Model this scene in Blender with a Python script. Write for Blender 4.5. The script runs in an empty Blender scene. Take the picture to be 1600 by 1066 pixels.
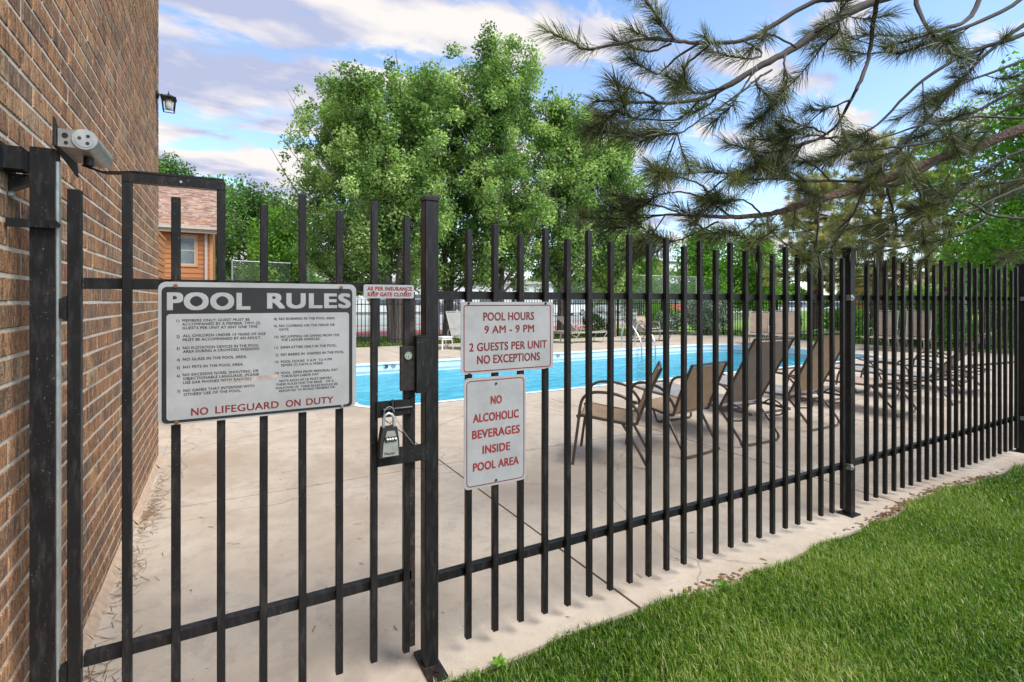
import bpy, bmesh, math, random
import numpy as np
from mathutils import Vector, Matrix
R = math.radians
random.seed(7); rng = np.random.default_rng(7)
S = bpy.context.scene
C = S.collection

# ------------------------------------------------------------------ camera, sky, sun
F = 808.0; CH = 1.4; UX = 800.0; VH = 471.0          # focal length (photo px), eye height, principal x, horizon row
YAW = math.atan(450.0 / F)
cam = bpy.data.cameras.new('camera'); camo = bpy.data.objects.new('camera', cam); C.objects.link(camo)
camo.location = (0, 0, CH); camo.rotation_euler = (R(90), 0, -YAW)
cam.sensor_width = 36; cam.lens = 36 * F / 1600; cam.shift_y = -62 / 1600.0
cam.clip_start = 0.05; cam.clip_end = 1500
S.camera = camo
S.view_settings.view_transform = 'Standard'; S.view_settings.look = 'None'
S.view_settings.exposure = 1.86; S.view_settings.gamma = 1

W = bpy.data.worlds.new("World"); S.world = W; W.use_nodes = True
nt = W.node_tree; N = nt.nodes; L = nt.links; N.clear()
SUN_EL, SUN_AZ = R(52), R(150)       # azimuth measured clockwise from +Y
out = N.new('ShaderNodeOutputWorld'); bg = N.new('ShaderNodeBackground'); bg.inputs['Strength'].default_value = 0.10
sky = N.new('ShaderNodeTexSky'); sky.sky_type = 'NISHITA'; sky.sun_disc = False
sky.sun_elevation = SUN_EL; sky.sun_rotation = SUN_AZ; sky.air_density = 1.0; sky.dust_density = 0.6; sky.ozone_density = 1.5
def nm(op, a=None, b=None, c=None, clamp=False):
    n = N.new('ShaderNodeMath'); n.operation = op; n.use_clamp = clamp
    for i, v in enumerate((a, b, c)):
        if v is None: continue
        if isinstance(v, (int, float)): n.inputs[i].default_value = v
        else: L.new(v, n.inputs[i])
    return n.outputs[0]
tc = N.new('ShaderNodeTexCoord'); sp = N.new('ShaderNodeSeparateXYZ'); L.new(tc.outputs['Generated'], sp.inputs[0])
den = nm('ADD', nm('MAXIMUM', sp.outputs[2], 0.0), 0.16)
cx = nm('DIVIDE', sp.outputs[0], den); cy = nm('DIVIDE', sp.outputs[1], den)
cb = N.new('ShaderNodeCombineXYZ'); L.new(cx, cb.inputs[0]); L.new(cy, cb.inputs[1])
mp = N.new('ShaderNodeMapping'); mp.inputs['Rotation'].default_value = (0, 0, R(-14)); mp.inputs['Scale'].default_value = (0.8, 1.35, 1); mp.inputs['Location'].default_value = (3.1, 1.7, 0)
L.new(cb.outputs[0], mp.inputs[0])
n1 = N.new('ShaderNodeTexNoise'); n1.inputs['Scale'].default_value = 2.3; n1.inputs['Detail'].default_value = 8; n1.inputs['Roughness'].default_value = 0.56; n1.inputs['Distortion'].default_value = 0.25
L.new(mp.outputs[0], n1.inputs['Vector'])
# coverage: the cloud bank lies over the west half, the east half is clear
vd = N.new('ShaderNodeVectorMath'); vd.operation = 'DOT_PRODUCT'; L.new(tc.outputs['Generated'], vd.inputs[0])
vd.inputs[1].default_value = (math.cos(YAW), -math.sin(YAW), 0)
cov = nm('MULTIPLY', vd.outputs['Value'], -0.09)
cv = nm('ADD', n1.outputs[0], cov)
mr = N.new('ShaderNodeMapRange'); mr.interpolation_type = 'SMOOTHSTEP'; mr.inputs[1].default_value = 0.455; mr.inputs[2].default_value = 0.545
L.new(cv, mr.inputs[0])
n2 = N.new('ShaderNodeTexNoise'); n2.inputs['Scale'].default_value = 3.2; n2.inputs['Detail'].default_value = 6; n2.inputs['Roughness'].default_value = 0.5
mp2 = N.new('ShaderNodeMapping'); mp2.inputs['Location'].default_value = (0.3, 0.55, 2); L.new(mp.outputs[0], mp2.inputs[0]); L.new(mp2.outputs[0], n2.inputs['Vector'])
cr = N.new('ShaderNodeValToRGB'); L.new(n2.outputs[0], cr.inputs[0])
e = cr.color_ramp.elements; e[0].position = 0.40; e[0].color = (0.52, 0.58, 0.80, 1); e[1].position = 0.57; e[1].color = (1.0, 0.96, 0.93, 1)
m = cr.color_ramp.elements.new(0.48); m.color = (0.78, 0.77, 0.87, 1)
cs = N.new('ShaderNodeVectorMath'); cs.operation = 'SCALE'; cs.inputs['Scale'].default_value = 2.75; L.new(cr.outputs[0], cs.inputs[0])
ss = N.new('ShaderNodeVectorMath'); ss.operation = 'MULTIPLY'; ss.inputs[1].default_value = (0.80, 0.82, 0.86); L.new(sky.outputs[0], ss.inputs[0])
mx = N.new('ShaderNodeMix'); mx.data_type = 'RGBA'; L.new(mr.outputs[0], mx.inputs[0]); L.new(ss.outputs[0], mx.inputs[6]); L.new(cs.outputs[0], mx.inputs[7])
L.new(mx.outputs[2], bg.inputs[0]); L.new(bg.outputs[0], out.inputs[0])
W.cycles.sampling_method = 'AUTOMATIC'

sl = bpy.data.lights.new('sun', 'SUN'); sl.energy = 1.5; sl.angle = R(34); sl.color = (1, 0.95, 0.87)
so = bpy.data.objects.new('sun', sl); C.objects.link(so)
sd = Vector((math.sin(SUN_AZ) * math.cos(SUN_EL), math.cos(SUN_AZ) * math.cos(SUN_EL), math.sin(SUN_EL)))
so.rotation_euler = (-sd).to_track_quat('-Z', 'Y').to_euler()

# ------------------------------------------------------------------ measuring helpers (photo ray -> place)
cY, sY = math.cos(YAW), math.sin(YAW)
def ray(u, v): return Vector((sY * F + cY * (u - UX), cY * F - sY * (u - UX), VH - v))
def onY(u, v, Y):
    r = ray(u, v); t = Y / r.y; return r.x * t, CH + r.z * t
def ground(u, v, z=0):
    r = ray(u, v); t = (CH - z) / -r.z; return Vector((r.x * t, r.y * t, z))
def at(u, v, d):
    r = ray(u, v) * (d / F); return Vector((r.x, r.y, CH + r.z))

# ------------------------------------------------------------------ materials
def mat(name, build):
    m = bpy.data.materials.new(name); m.use_nodes = True; t = m.node_tree; t.nodes.clear()
    o = t.nodes.new('ShaderNodeOutputMaterial'); b = t.nodes.new('ShaderNodeBsdfPrincipled'); t.links.new(b.outputs[0], o.inputs[0])
    build(t, b, o); return m
def noise(t, vec, scale, detail=4, rough=0.55, dist=0.0):
    n = t.nodes.new('ShaderNodeTexNoise'); n.inputs['Scale'].default_value = scale; n.inputs['Detail'].default_value = detail
    n.inputs['Roughness'].default_value = rough; n.inputs['Distortion'].default_value = dist
    if vec is not None: t.links.new(vec, n.inputs['Vector'])
    return n.outputs[0]
def ramp(t, fac, stops, interp='LINEAR'):
    n = t.nodes.new('ShaderNodeValToRGB'); t.links.new(fac, n.inputs[0]); n.color_ramp.interpolation = interp
    el = n.color_ramp.elements
    while len(el) < len(stops): el.new(0.5)
    for i, (p, c) in enumerate(stops): el[i].position = p; el[i].color = (*c, 1) if len(c) == 3 else c
    return n.outputs[0]
def mix(t, fac, a, b, mode='MIX'):
    n = t.nodes.new('ShaderNodeMix'); n.data_type = 'RGBA'; n.blend_type = mode
    for i, v in ((0, fac), (6, a), (7, b)):
        if isinstance(v, (int, float)): n.inputs[i].default_value = v
        elif isinstance(v, tuple): n.inputs[i].default_value = (*v, 1)
        else: t.links.new(v, n.inputs[i])
    return n.outputs[2]
def bump(t, b, h, strength, dist):
    n = t.nodes.new('ShaderNodeBump'); n.inputs['Strength'].default_value = strength; n.inputs['Distance'].default_value = dist
    t.links.new(h, n.inputs['Height']); t.links.new(n.outputs[0], b.inputs['Normal'])
def geo(t, scale=(1, 1, 1)):
    g = t.nodes.new('ShaderNodeNewGeometry'); mpn = t.nodes.new('ShaderNodeMapping'); mpn.inputs['Scale'].default_value = scale
    t.links.new(g.outputs['Position'], mpn.inputs[0]); return mpn.outputs[0]
def attr(t, name='tint'):
    a = t.nodes.new('ShaderNodeAttribute'); a.attribute_name = name; return a.outputs['Fac']
def orand(t): return t.nodes.new('ShaderNodeObjectInfo').outputs['Random']
def plain(name, col, rough=0.5, metal=0.0, var=0.12, sc=20):
    def f(t, b, o):
        v = noise(t, geo(t), sc, 5)
        c2 = tuple(x * (1 - var) for x in col); c3 = tuple(min(1, x * (1 + var)) for x in col)
        t.links.new(ramp(t, v, [(0.3, c2), (0.7, c3)]), b.inputs['Base Color'])
        b.inputs['Roughness'].default_value = rough; b.inputs['Metallic'].default_value = metal
        bump(t, b, v, 0.1, 0.003)
    return mat(name, f)
def f_black(t, b, o):
    p = geo(t); big = noise(t, p, 9, 5); sm = noise(t, p, 160, 3, 0.6); dust = noise(t, geo(t, (60, 60, 12)), 1.0, 6, 0.65)
    c = mix(t, ramp(t, dust, [(0.5, (0, 0, 0)), (0.72, (1, 1, 1))]), (0.008, 0.0078, 0.0085), (0.030, 0.028, 0.028))
    c = mix(t, ramp(t, sm, [(0.69, (0, 0, 0)), (0.73, (1, 1, 1))]), c, (0.22, 0.21, 0.2))
    c = mix(t, ramp(t, big, [(0.62, (0, 0, 0)), (0.75, (0.5, 0.5, 0.5))]), c, (0.04, 0.028, 0.022))
    t.links.new(c, b.inputs['Base Color'])
    t.links.new(ramp(t, big, [(0.3, (0.32,) * 3), (0.7, (0.6,) * 3)]), b.inputs['Roughness']); b.inputs['Specular IOR Level'].default_value = 0.28
    bump(t, b, sm, 0.18, 0.002)
BLACK = mat('black_painted_iron', f_black)
def f_rust(t, b, o):
    p = geo(t); a = noise(t, p, 35, 6, 0.6)
    t.links.new(ramp(t, a, [(0.40, (0.010, 0.009, 0.009)), (0.55, (0.026, 0.018, 0.015)), (0.68, (0.085, 0.050, 0.034))]), b.inputs['Base Color'])
    b.inputs['Roughness'].default_value = 0.55; b.inputs['Metallic'].default_value = 0.3; bump(t, b, a, 0.3, 0.002)
RUSTY = mat('worn_rusty_iron', f_rust)
GALV = plain('galvanised_steel', (0.42, 0.45, 0.45), 0.45, 0.7, 0.2, 30)
STEEL = plain('polished_steel', (0.7, 0.72, 0.74), 0.18, 1.0, 0.05)
BRASS = plain('brass', (0.25, 0.14, 0.06), 0.5, 0.6, 0.4, 60)
def f_brick(t, b, o):
    tn = attr(t); st = noise(t, geo(t, (70, 75, 9)), 1.0, 7, 0.72, 1.6); st2 = noise(t, geo(t, (24, 17, 5)), 1.0, 6, 0.66, 1.4)
    gr = noise(t, geo(t), 210, 4, 0.75); pit = noise(t, geo(t), 120, 3, 0.6); gr2 = noise(t, geo(t, (90, 90, 60)), 1.0, 4, 0.7)
    base = ramp(t, tn, [(0.0, (0.13, 0.082, 0.055)), (0.14, (0.25, 0.135, 0.07)), (0.30, (0.38, 0.185, 0.085)), (0.46, (0.29, 0.125, 0.062)), (0.60, (0.42, 0.24, 0.12)), (0.74, (0.33, 0.16, 0.08)), (0.86, (0.13, 0.085, 0.068)), (1.0, (0.52, 0.36, 0.21))])
    c = mix(t, ramp(t, st2, [(0.44, (0, 0, 0)), (0.60, (0.85,) * 3)]), base, (0.085, 0.055, 0.042))
    c = mix(t, ramp(t, st, [(0.50, (0, 0, 0)), (0.62, (0.8,) * 3)]), c, (0.56, 0.34, 0.18))
    c = mix(t, ramp(t, gr2, [(0.36, (0.75,) * 3), (0.47, (0, 0, 0))]), c, (0.06, 0.038, 0.03))
    c = mix(t, ramp(t, gr, [(0.38, (0.85,) * 3), (0.47, (0, 0, 0))]), c, (0.045, 0.03, 0.025))
    t.links.new(c, b.inputs['Base Color']); b.inputs['Roughness'].default_value = 0.9; b.inputs['Specular IOR Level'].default_value = 0.2
    h = t.nodes.new('ShaderNodeMath'); h.operation = 'ADD'; t.links.new(gr2, h.inputs[0]); t.links.new(pit, h.inputs[1])
    bump(t, b, h.outputs[0], 0.7, 0.003)
BRICK = mat('scratched_brown_brick', f_brick)
def f_mortar(t, b, o):
    a = noise(t, geo(t), 60, 6, 0.7)
    t.links.new(ramp(t, a, [(0.3, (0.44, 0.385, 0.31)), (0.7, (0.64, 0.575, 0.48))]), b.inputs['Base Color']); b.inputs['Roughness'].default_value = 0.95; bump(t, b, a, 0.5, 0.004)
MORTAR = mat('pale_mortar', f_mortar)
def f_conc(t, b, o):
    p = geo(t); a = noise(t, p, 1.1, 7, 0.66, 0.5); c1 = noise(t, p, 7, 8, 0.74, 0.3); g = noise(t, p, 230, 3, 0.6); sp_ = noise(t, p, 46, 2, 0.5); rd = orand(t); bl = noise(t, geo(t, (1, 1, 1)), 0.45, 4, 0.6, 0.8)
    c = ramp(t, a, [(0.34, (0.33, 0.255, 0.18)), (0.48, (0.42, 0.345, 0.26)), (0.62, (0.50, 0.43, 0.34))])
    c = mix(t, ramp(t, bl, [(0.5, (0, 0, 0)), (0.66, (0.55,) * 3)]), c, (0.47, 0.42, 0.355))
    c = mix(t, ramp(t, c1, [(0.36, (0.7,) * 3), (0.53, (0, 0, 0))]), c, (0.30, 0.25, 0.205))
    c = mix(t, ramp(t, g, [(0.34, (0.7,) * 3), (0.5, (0, 0, 0))]), c, (0.25, 0.21, 0.175))
    c = mix(t, ramp(t, sp_, [(0.715, (0, 0, 0)), (0.74, (0.85,) * 3)]), c, (0.08, 0.065, 0.055))
    v = t.nodes.new('ShaderNodeTexVoronoi'); v.feature = 'DISTANCE_TO_EDGE'; v.inputs['Scale'].default_value = 0.42
    vv = t.nodes.new('ShaderNodeVectorMath'); vv.operation = 'MULTIPLY_ADD'; n3 = t.nodes.new('ShaderNodeTexNoise'); n3.inputs['Scale'].default_value = 3; n3.inputs['Detail'].default_value = 6; t.links.new(p, n3.inputs['Vector'])
    t.links.new(n3.outputs['Color'], vv.inputs[0]); vv.inputs[1].default_value = (.35, .35, 0); t.links.new(p, vv.inputs[2]); t.links.new(vv.outputs[0], v.inputs['Vector'])
    c = mix(t, ramp(t, v.outputs['Distance'], [(0.0, (0.75,) * 3), (0.0016, (0, 0, 0))]), c, (0.14, 0.11, 0.09))
    c = mix(t, ramp(t, rd, [(0, (0, 0, 0)), (1, (0.3,) * 3)]), c, (0.48, 0.43, 0.36))
    t.links.new(c, b.inputs['Base Color']); b.inputs['Roughness'].default_value = 0.85
    h = t.nodes.new('ShaderNodeMath'); h.operation = 'ADD'; t.links.new(c1, h.inputs[0]); t.links.new(g, h.inputs[1]); bump(t, b, h.outputs[0], 0.35, 0.004)
CONC = mat('pool_deck_concrete', f_conc)
JOINT = plain('dark_joint_earth', (0.055, 0.045, 0.036), 0.95)
def f_lawn(t, b, o):
    p = geo(t); a = noise(t, p, 0.8, 5); c = noise(t, p, 30, 6, 0.7)
    k = ramp(t, c, [(0.3, (0.035, 0.06, 0.016)), (0.6, (0.085, 0.16, 0.03)), (0.8, (0.15, 0.22, 0.05))])
    k = mix(t, ramp(t, a, [(0.4, (0, 0, 0)), (0.7, (0.35,) * 3)]), k, (0.17, 0.17, 0.06))
    t.links.new(k, b.inputs['Base Color']); b.inputs['Roughness'].default_value = 0.9; bump(t, b, c, 0.8, 0.03)
LAWN = mat('lawn_ground', f_lawn)
SOIL = plain('lawn_soil', (0.055, 0.055, 0.024), 0.95, 0, 0.5, 40)
def foliage(name, stops, rough=0.5, trans=0.35, sc=0.6, glossy=0.3):
    def f(t, b, o):
        a = attr(t); n_ = noise(t, geo(t), sc, 3); ad = t.nodes.new('ShaderNodeMath'); ad.operation = 'MULTIPLY_ADD'
        t.links.new(n_, ad.inputs[0]); ad.inputs[1].default_value = 0.8; t.links.new(a, ad.inputs[2])
        sb = t.nodes.new('ShaderNodeMath'); sb.operation = 'SUBTRACT'; t.links.new(ad.outputs[0], sb.inputs[0]); sb.inputs[1].default_value = 0.4
        col = ramp(t, sb.outputs[0], stops)
        t.links.new(col, b.inputs['Base Color']); b.inputs['Roughness'].default_value = rough; b.inputs['Specular IOR Level'].default_value = glossy
        tr = t.nodes.new('ShaderNodeBsdfTranslucent'); hs = mix(t, 1.0, col, (1.5, 1.6, 0.7), 'MULTIPLY'); t.links.new(hs, tr.inputs[0])
        ms = t.nodes.new('ShaderNodeMixShader'); ms.inputs[0].default_value = trans
        t.links.new(b.outputs[0], ms.inputs[1]); t.links.new(tr.outputs[0], ms.inputs[2]); t.links.new(ms.outputs[0], o.inputs[0])
    return mat(name, f)
GRASS = foliage('grass_blades', [(0.0, (0.028, 0.07, 0.008)), (0.35, (0.08, 0.175, 0.012)), (0.7, (0.16, 0.285, 0.022)), (0.95, (0.40, 0.42, 0.15))], 0.45, 0.4, 1.2, 0.4)
LEAF = foliage('pear_leaves', [(0.0, (0.055, 0.12, 0.03)), (0.4, (0.17, 0.30, 0.068)), (0.9, (0.40, 0.54, 0.18))], 0.4, 0.28, 0.7, 0.35)
LEAF2 = foliage('bright_leaves', [(0.0, (0.06, 0.15, 0.018)), (0.5, (0.125, 0.29, 0.03)), (1.0, (0.24, 0.42, 0.06))], 0.42, 0.45, 0.6, 0.4)
LEAF3 = foliage('dark_leaves', [(0.0, (0.03, 0.085, 0.018)), (0.5, (0.07, 0.165, 0.028)), (1.0, (0.14, 0.27, 0.05))], 0.4, 0.35, 0.4, 0.4)
SILVER = foliage('silvery_leaves', [(0.0, (0.03, 0.07, 0.045)), (0.5, (0.10, 0.17, 0.12)), (1.0, (0.42, 0.50, 0.42))], 0.3, 0.2, 3, 0.6)
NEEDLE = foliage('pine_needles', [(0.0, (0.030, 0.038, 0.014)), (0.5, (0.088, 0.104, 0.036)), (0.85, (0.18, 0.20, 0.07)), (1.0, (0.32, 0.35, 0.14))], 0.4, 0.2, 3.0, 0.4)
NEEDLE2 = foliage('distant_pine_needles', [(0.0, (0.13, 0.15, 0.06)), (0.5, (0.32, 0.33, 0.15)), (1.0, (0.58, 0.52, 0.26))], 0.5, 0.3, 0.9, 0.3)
DRY = foliage('dry_needles', [(0.0, (0.10, 0.055, 0.03)), (0.6, (0.22, 0.13, 0.07)), (1.0, (0.34, 0.22, 0.12))], 0.8, 0.1, 3)
def f_bark(t, b, o):
    a = noise(t, geo(t, (14, 14, 5)), 1.0, 6, 0.65); v = t.nodes.new('ShaderNodeTexVoronoi'); v.inputs['Scale'].default_value = 45; t.links.new(geo(t), v.inputs['Vector'])
    c = ramp(t, a, [(0.3, (0.06, 0.05, 0.042)), (0.55, (0.135, 0.115, 0.097)), (0.75, (0.21, 0.17, 0.14))])
    t.links.new(c, b.inputs['Base Color']); b.inputs['Roughness'].default_value = 0.9; bump(t, b, v.outputs[0], 0.6, 0.01)
BARK = mat('grey_brown_bark', f_bark)
def f_pbark(t, b, o):
    a = noise(t, geo(t), 26, 6, 0.7, 0.6); v = t.nodes.new('ShaderNodeTexVoronoi'); v.inputs['Scale'].default_value = 60; t.links.new(geo(t), v.inputs['Vector'])
    c = ramp(t, a, [(0.32, (0.035, 0.026, 0.022)), (0.5, (0.13, 0.075, 0.055)), (0.66, (0.27, 0.15, 0.11))])
    t.links.new(c, b.inputs['Base Color']); b.inputs['Roughness'].default_value = 0.9; bump(t, b, v.outputs[0], 0.9, 0.012)
PBARK = mat('reddish_flaking_bark', f_pbark)
TWIG = plain('grey_twig_bark', (0.045, 0.038, 0.033), 0.85, 0, 0.35, 90)
def f_signwhite(t, b, o):
    p = geo(t); a = noise(t, p, 7, 6, 0.65); s_ = noise(t, geo(t, (3, 3, 22)), 2.0, 5, 0.6)
    c = ramp(t, a, [(0.3, (0.255, 0.26, 0.26)), (0.6, (0.325, 0.33, 0.335))])
    c = mix(t, ramp(t, s_, [(0.66, (0, 0, 0)), (0.8, (0.4,) * 3)]), c, (0.40, 0.36, 0.31))
    t.links.new(c, b.inputs['Base Color']); b.inputs['Roughness'].default_value = 0.42
SIGNW = mat('weathered_white_sign_paint', f_signwhite)
SIGNK = plain('sign_black_ink', (0.011, 0.011, 0.012), 0.45, 0, 0.25, 15)
SIGNR = plain('sign_dark_red_ink', (0.15, 0.010, 0.012), 0.5, 0, 0.2, 15)
SIGNR2 = plain('sign_faded_red_ink', (0.22, 0.020, 0.022), 0.5, 0, 0.25, 30)
STAIN = plain('scraped_stain', (0.33, 0.29, 0.26), 0.6, 0, 0.25, 60)
ALU = plain('aluminium_sign_blank', (0.45, 0.45, 0.44), 0.4, 0.6)
BRONZE = plain('bronze_tube_frame', (0.105, 0.078, 0.062), 0.35, 0.4, 0.2)
PALEFRAME = plain('pale_tube_frame', (0.42, 0.38, 0.32), 0.4, 0.1)
def sling(name, col):
    def f(t, b, o):
        w = t.nodes.new('ShaderNodeTexWave'); w.inputs['Scale'].default_value = 60; w.bands_direction = 'Z'; t.links.new(geo(t), w.inputs['Vector'])
        n_ = noise(t, geo(t), 6, 4)
        c = ramp(t, n_, [(0.3, tuple(x * .86 for x in col)), (0.7, tuple(x * 1.1 for x in col))])
        c = mix(t, 0.15, c, w.outputs[0], 'MULTIPLY')
        t.links.new(c, b.inputs['Base Color']); b.inputs['Roughness'].default_value = 0.8
        tr = t.nodes.new('ShaderNodeBsdfTranslucent'); t.links.new(c, tr.inputs[0]); ms = t.nodes.new('ShaderNodeMixShader'); ms.inputs[0].default_value = 0.35
        t.links.new(b.outputs[0], ms.inputs[1]); t.links.new(tr.outputs[0], ms.inputs[2]); tp_ = t.nodes.new('ShaderNodeBsdfTransparent'); m3 = t.nodes.new('ShaderNodeMixShader'); m3.inputs[0].default_value = 0.13
        t.links.new(ms.outputs[0], m3.inputs[1]); t.links.new(tp_.outputs[0], m3.inputs[2]); t.links.new(m3.outputs[0], o.inputs[0])
    return mat(name, f)
TAN = sling('tan_sling', (0.50, 0.36, 0.23)); TAUPE = sling('taupe_sling', (0.33, 0.27, 0.22)); GREYS = sling('grey_sling', (0.45, 0.44, 0.43)); PEACH = sling('pale_peach_sling', (0.58, 0.44, 0.34))
WPLASTIC = plain('white_plastic', (0.72, 0.72, 0.70), 0.4)
def f_pool(t, b, o):
    v = t.nodes.new('ShaderNodeTexVoronoi'); v.feature = 'SMOOTH_F1'; v.inputs['Scale'].default_value = 2.6; t.links.new(geo(t), v.inputs['Vector'])
    a = noise(t, geo(t), 3, 4)
    c = ramp(t, a, [(0.3, (0.50, 0.70, 0.78)), (0.7, (0.58, 0.77, 0.84))])
    t.links.new(c, b.inputs['Base Color']); b.inputs['Roughness'].default_value = 0.6
POOLW = mat('pale_blue_pool_plaster', f_pool)
POOLT = plain('blue_grey_waterline_tile', (0.30, 0.45, 0.52), 0.3)
COPE = plain('white_pool_edge', (0.74, 0.78, 0.80), 0.5, 0, 0.05)
def f_water(t, b, o):
    p = geo(t, (.55, 1.9, 1)); a = noise(t, p, 2.6, 6, 0.62, 1.6); bm = t.nodes.new('ShaderNodeBump'); bm.inputs['Strength'].default_value = 1.0; bm.inputs['Distance'].default_value = 0.11
    t.links.new(a, bm.inputs['Height'])
    tr = t.nodes.new('ShaderNodeBsdfTransparent'); cc = ramp(t, a, [(0.35, (0.05, 0.56, 0.74)), (0.5, (0.20, 0.78, 0.88)), (0.60, (0.85, 1.0, 1.0))]); t.links.new(cc, tr.inputs[0])
    gl = t.nodes.new('ShaderNodeBsdfGlossy'); gl.inputs['Roughness'].default_value = 0.04; gl.inputs[0].default_value = (0.8, 0.9, 1, 1); t.links.new(bm.outputs[0], gl.inputs['Normal'])
    df = t.nodes.new('ShaderNodeBsdfDiffuse'); df.inputs[0].default_value = (0.08, 0.55, 0.66, 1); t.links.new(bm.outputs[0], df.inputs['Normal'])
    m1 = t.nodes.new('ShaderNodeMixShader'); m1.inputs[0].default_value = 0.28; t.links.new(tr.outputs[0], m1.inputs[1]); t.links.new(df.outputs[0], m1.inputs[2])
    fr = t.nodes.new('ShaderNodeFresnel'); fr.inputs[0].default_value = 1.30; t.links.new(bm.outputs[0], fr.inputs['Normal'])
    m2 = t.nodes.new('ShaderNodeMixShader'); t.links.new(fr.outputs[0], m2.inputs[0]); t.links.new(m1.outputs[0], m2.inputs[1]); t.links.new(gl.outputs[0], m2.inputs[2])
    t.links.new(m2.outputs[0], o.inputs[0])
WATER = mat('pool_water', f_water)
def f_siding(t, b, o):
    a = noise(t, geo(t, (2, 2, 30)), 1.0, 5, 0.6); r_ = orand(t)
    c = ramp(t, a, [(0.3, (0.33, 0.125, 0.04)), (0.7, (0.42, 0.17, 0.06))]); c = mix(t, ramp(t, r_, [(0, (0, 0, 0)), (1, (0.3,) * 3)]), c, (0.44, 0.20, 0.08))
    t.links.new(c, b.inputs['Base Color']); b.inputs['Roughness'].default_value = 0.7
SIDING = mat('orange_brown_siding', f_siding)
def f_shingle(t, b, o):
    a = attr(t); c = ramp(t, a, [(0.0, (0.19, 0.115, 0.09)), (0.5, (0.28, 0.175, 0.13)), (1.0, (0.40, 0.28, 0.21))])
    t.links.new(c, b.inputs['Base Color']); b.inputs['Roughness'].default_value = 0.9
SHINGLE = mat('pinkish_brown_shingles', f_shingle)
TRIM = plain('beige_trim', (0.46, 0.40, 0.33), 0.6); TRIMO = plain('orange_window_trim', (0.50, 0.26, 0.12), 0.6)
def f_glass(t, b, o):
    b.inputs['Base Color'].default_value = (0.10, 0.14, 0.14, 1); b.inputs['Roughness'].default_value = 0.08; b.inputs['Specular IOR Level'].default_value = 0.9
    n_ = noise(t, geo(t), 1.5, 3); t.links.new(ramp(t, n_, [(0.3, (0.10, 0.14, 0.15)), (0.7, (0.24, 0.30, 0.31))]), b.inputs['Base Color'])
GLASS = mat('reflecting_window_glass', f_glass)
COURT = plain('red_court_paint', (0.42, 0.10, 0.09), 0.8, 0, 0.2, 3); COURTG = plain('grey_green_court', (0.30, 0.36, 0.34), 0.8, 0, 0.15, 2)
ASPH = plain('asphalt', (0.10, 0.10, 0.10), 0.9, 0, 0.3, 8); PATHM = plain('pale_path_concrete', (0.46, 0.43, 0.39), 0.9, 0, 0.15, 5)
WALLW = plain('white_painted_wall', (0.66, 0.67, 0.68), 0.8, 0, 0.08, 2); DARKW = plain('dark_window_band', (0.07, 0.09, 0.11), 0.2)
PALEM = plain('pale_painted_rail', (0.62, 0.68, 0.60), 0.5)
FROST = plain('frosted_lamp_glass', (0.62, 0.62, 0.52), 0.25)
CLOSER = plain('grey_closer_casting', (0.27, 0.265, 0.25), 0.42, 0.4, 0.18, 40)
KEYB = plain('black_rubber_cover', (0.02, 0.02, 0.02), 0.5); KEYF = plain('brushed_key_safe_face', (0.42, 0.43, 0.42), 0.35, 0.6, 0.15, 50)
TIRE = plain('tyre_rubber', (0.025, 0.025, 0.025), 0.8)
def paint(n, c): return plain(n, c, 0.25, 0.1, 0.04)

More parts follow.
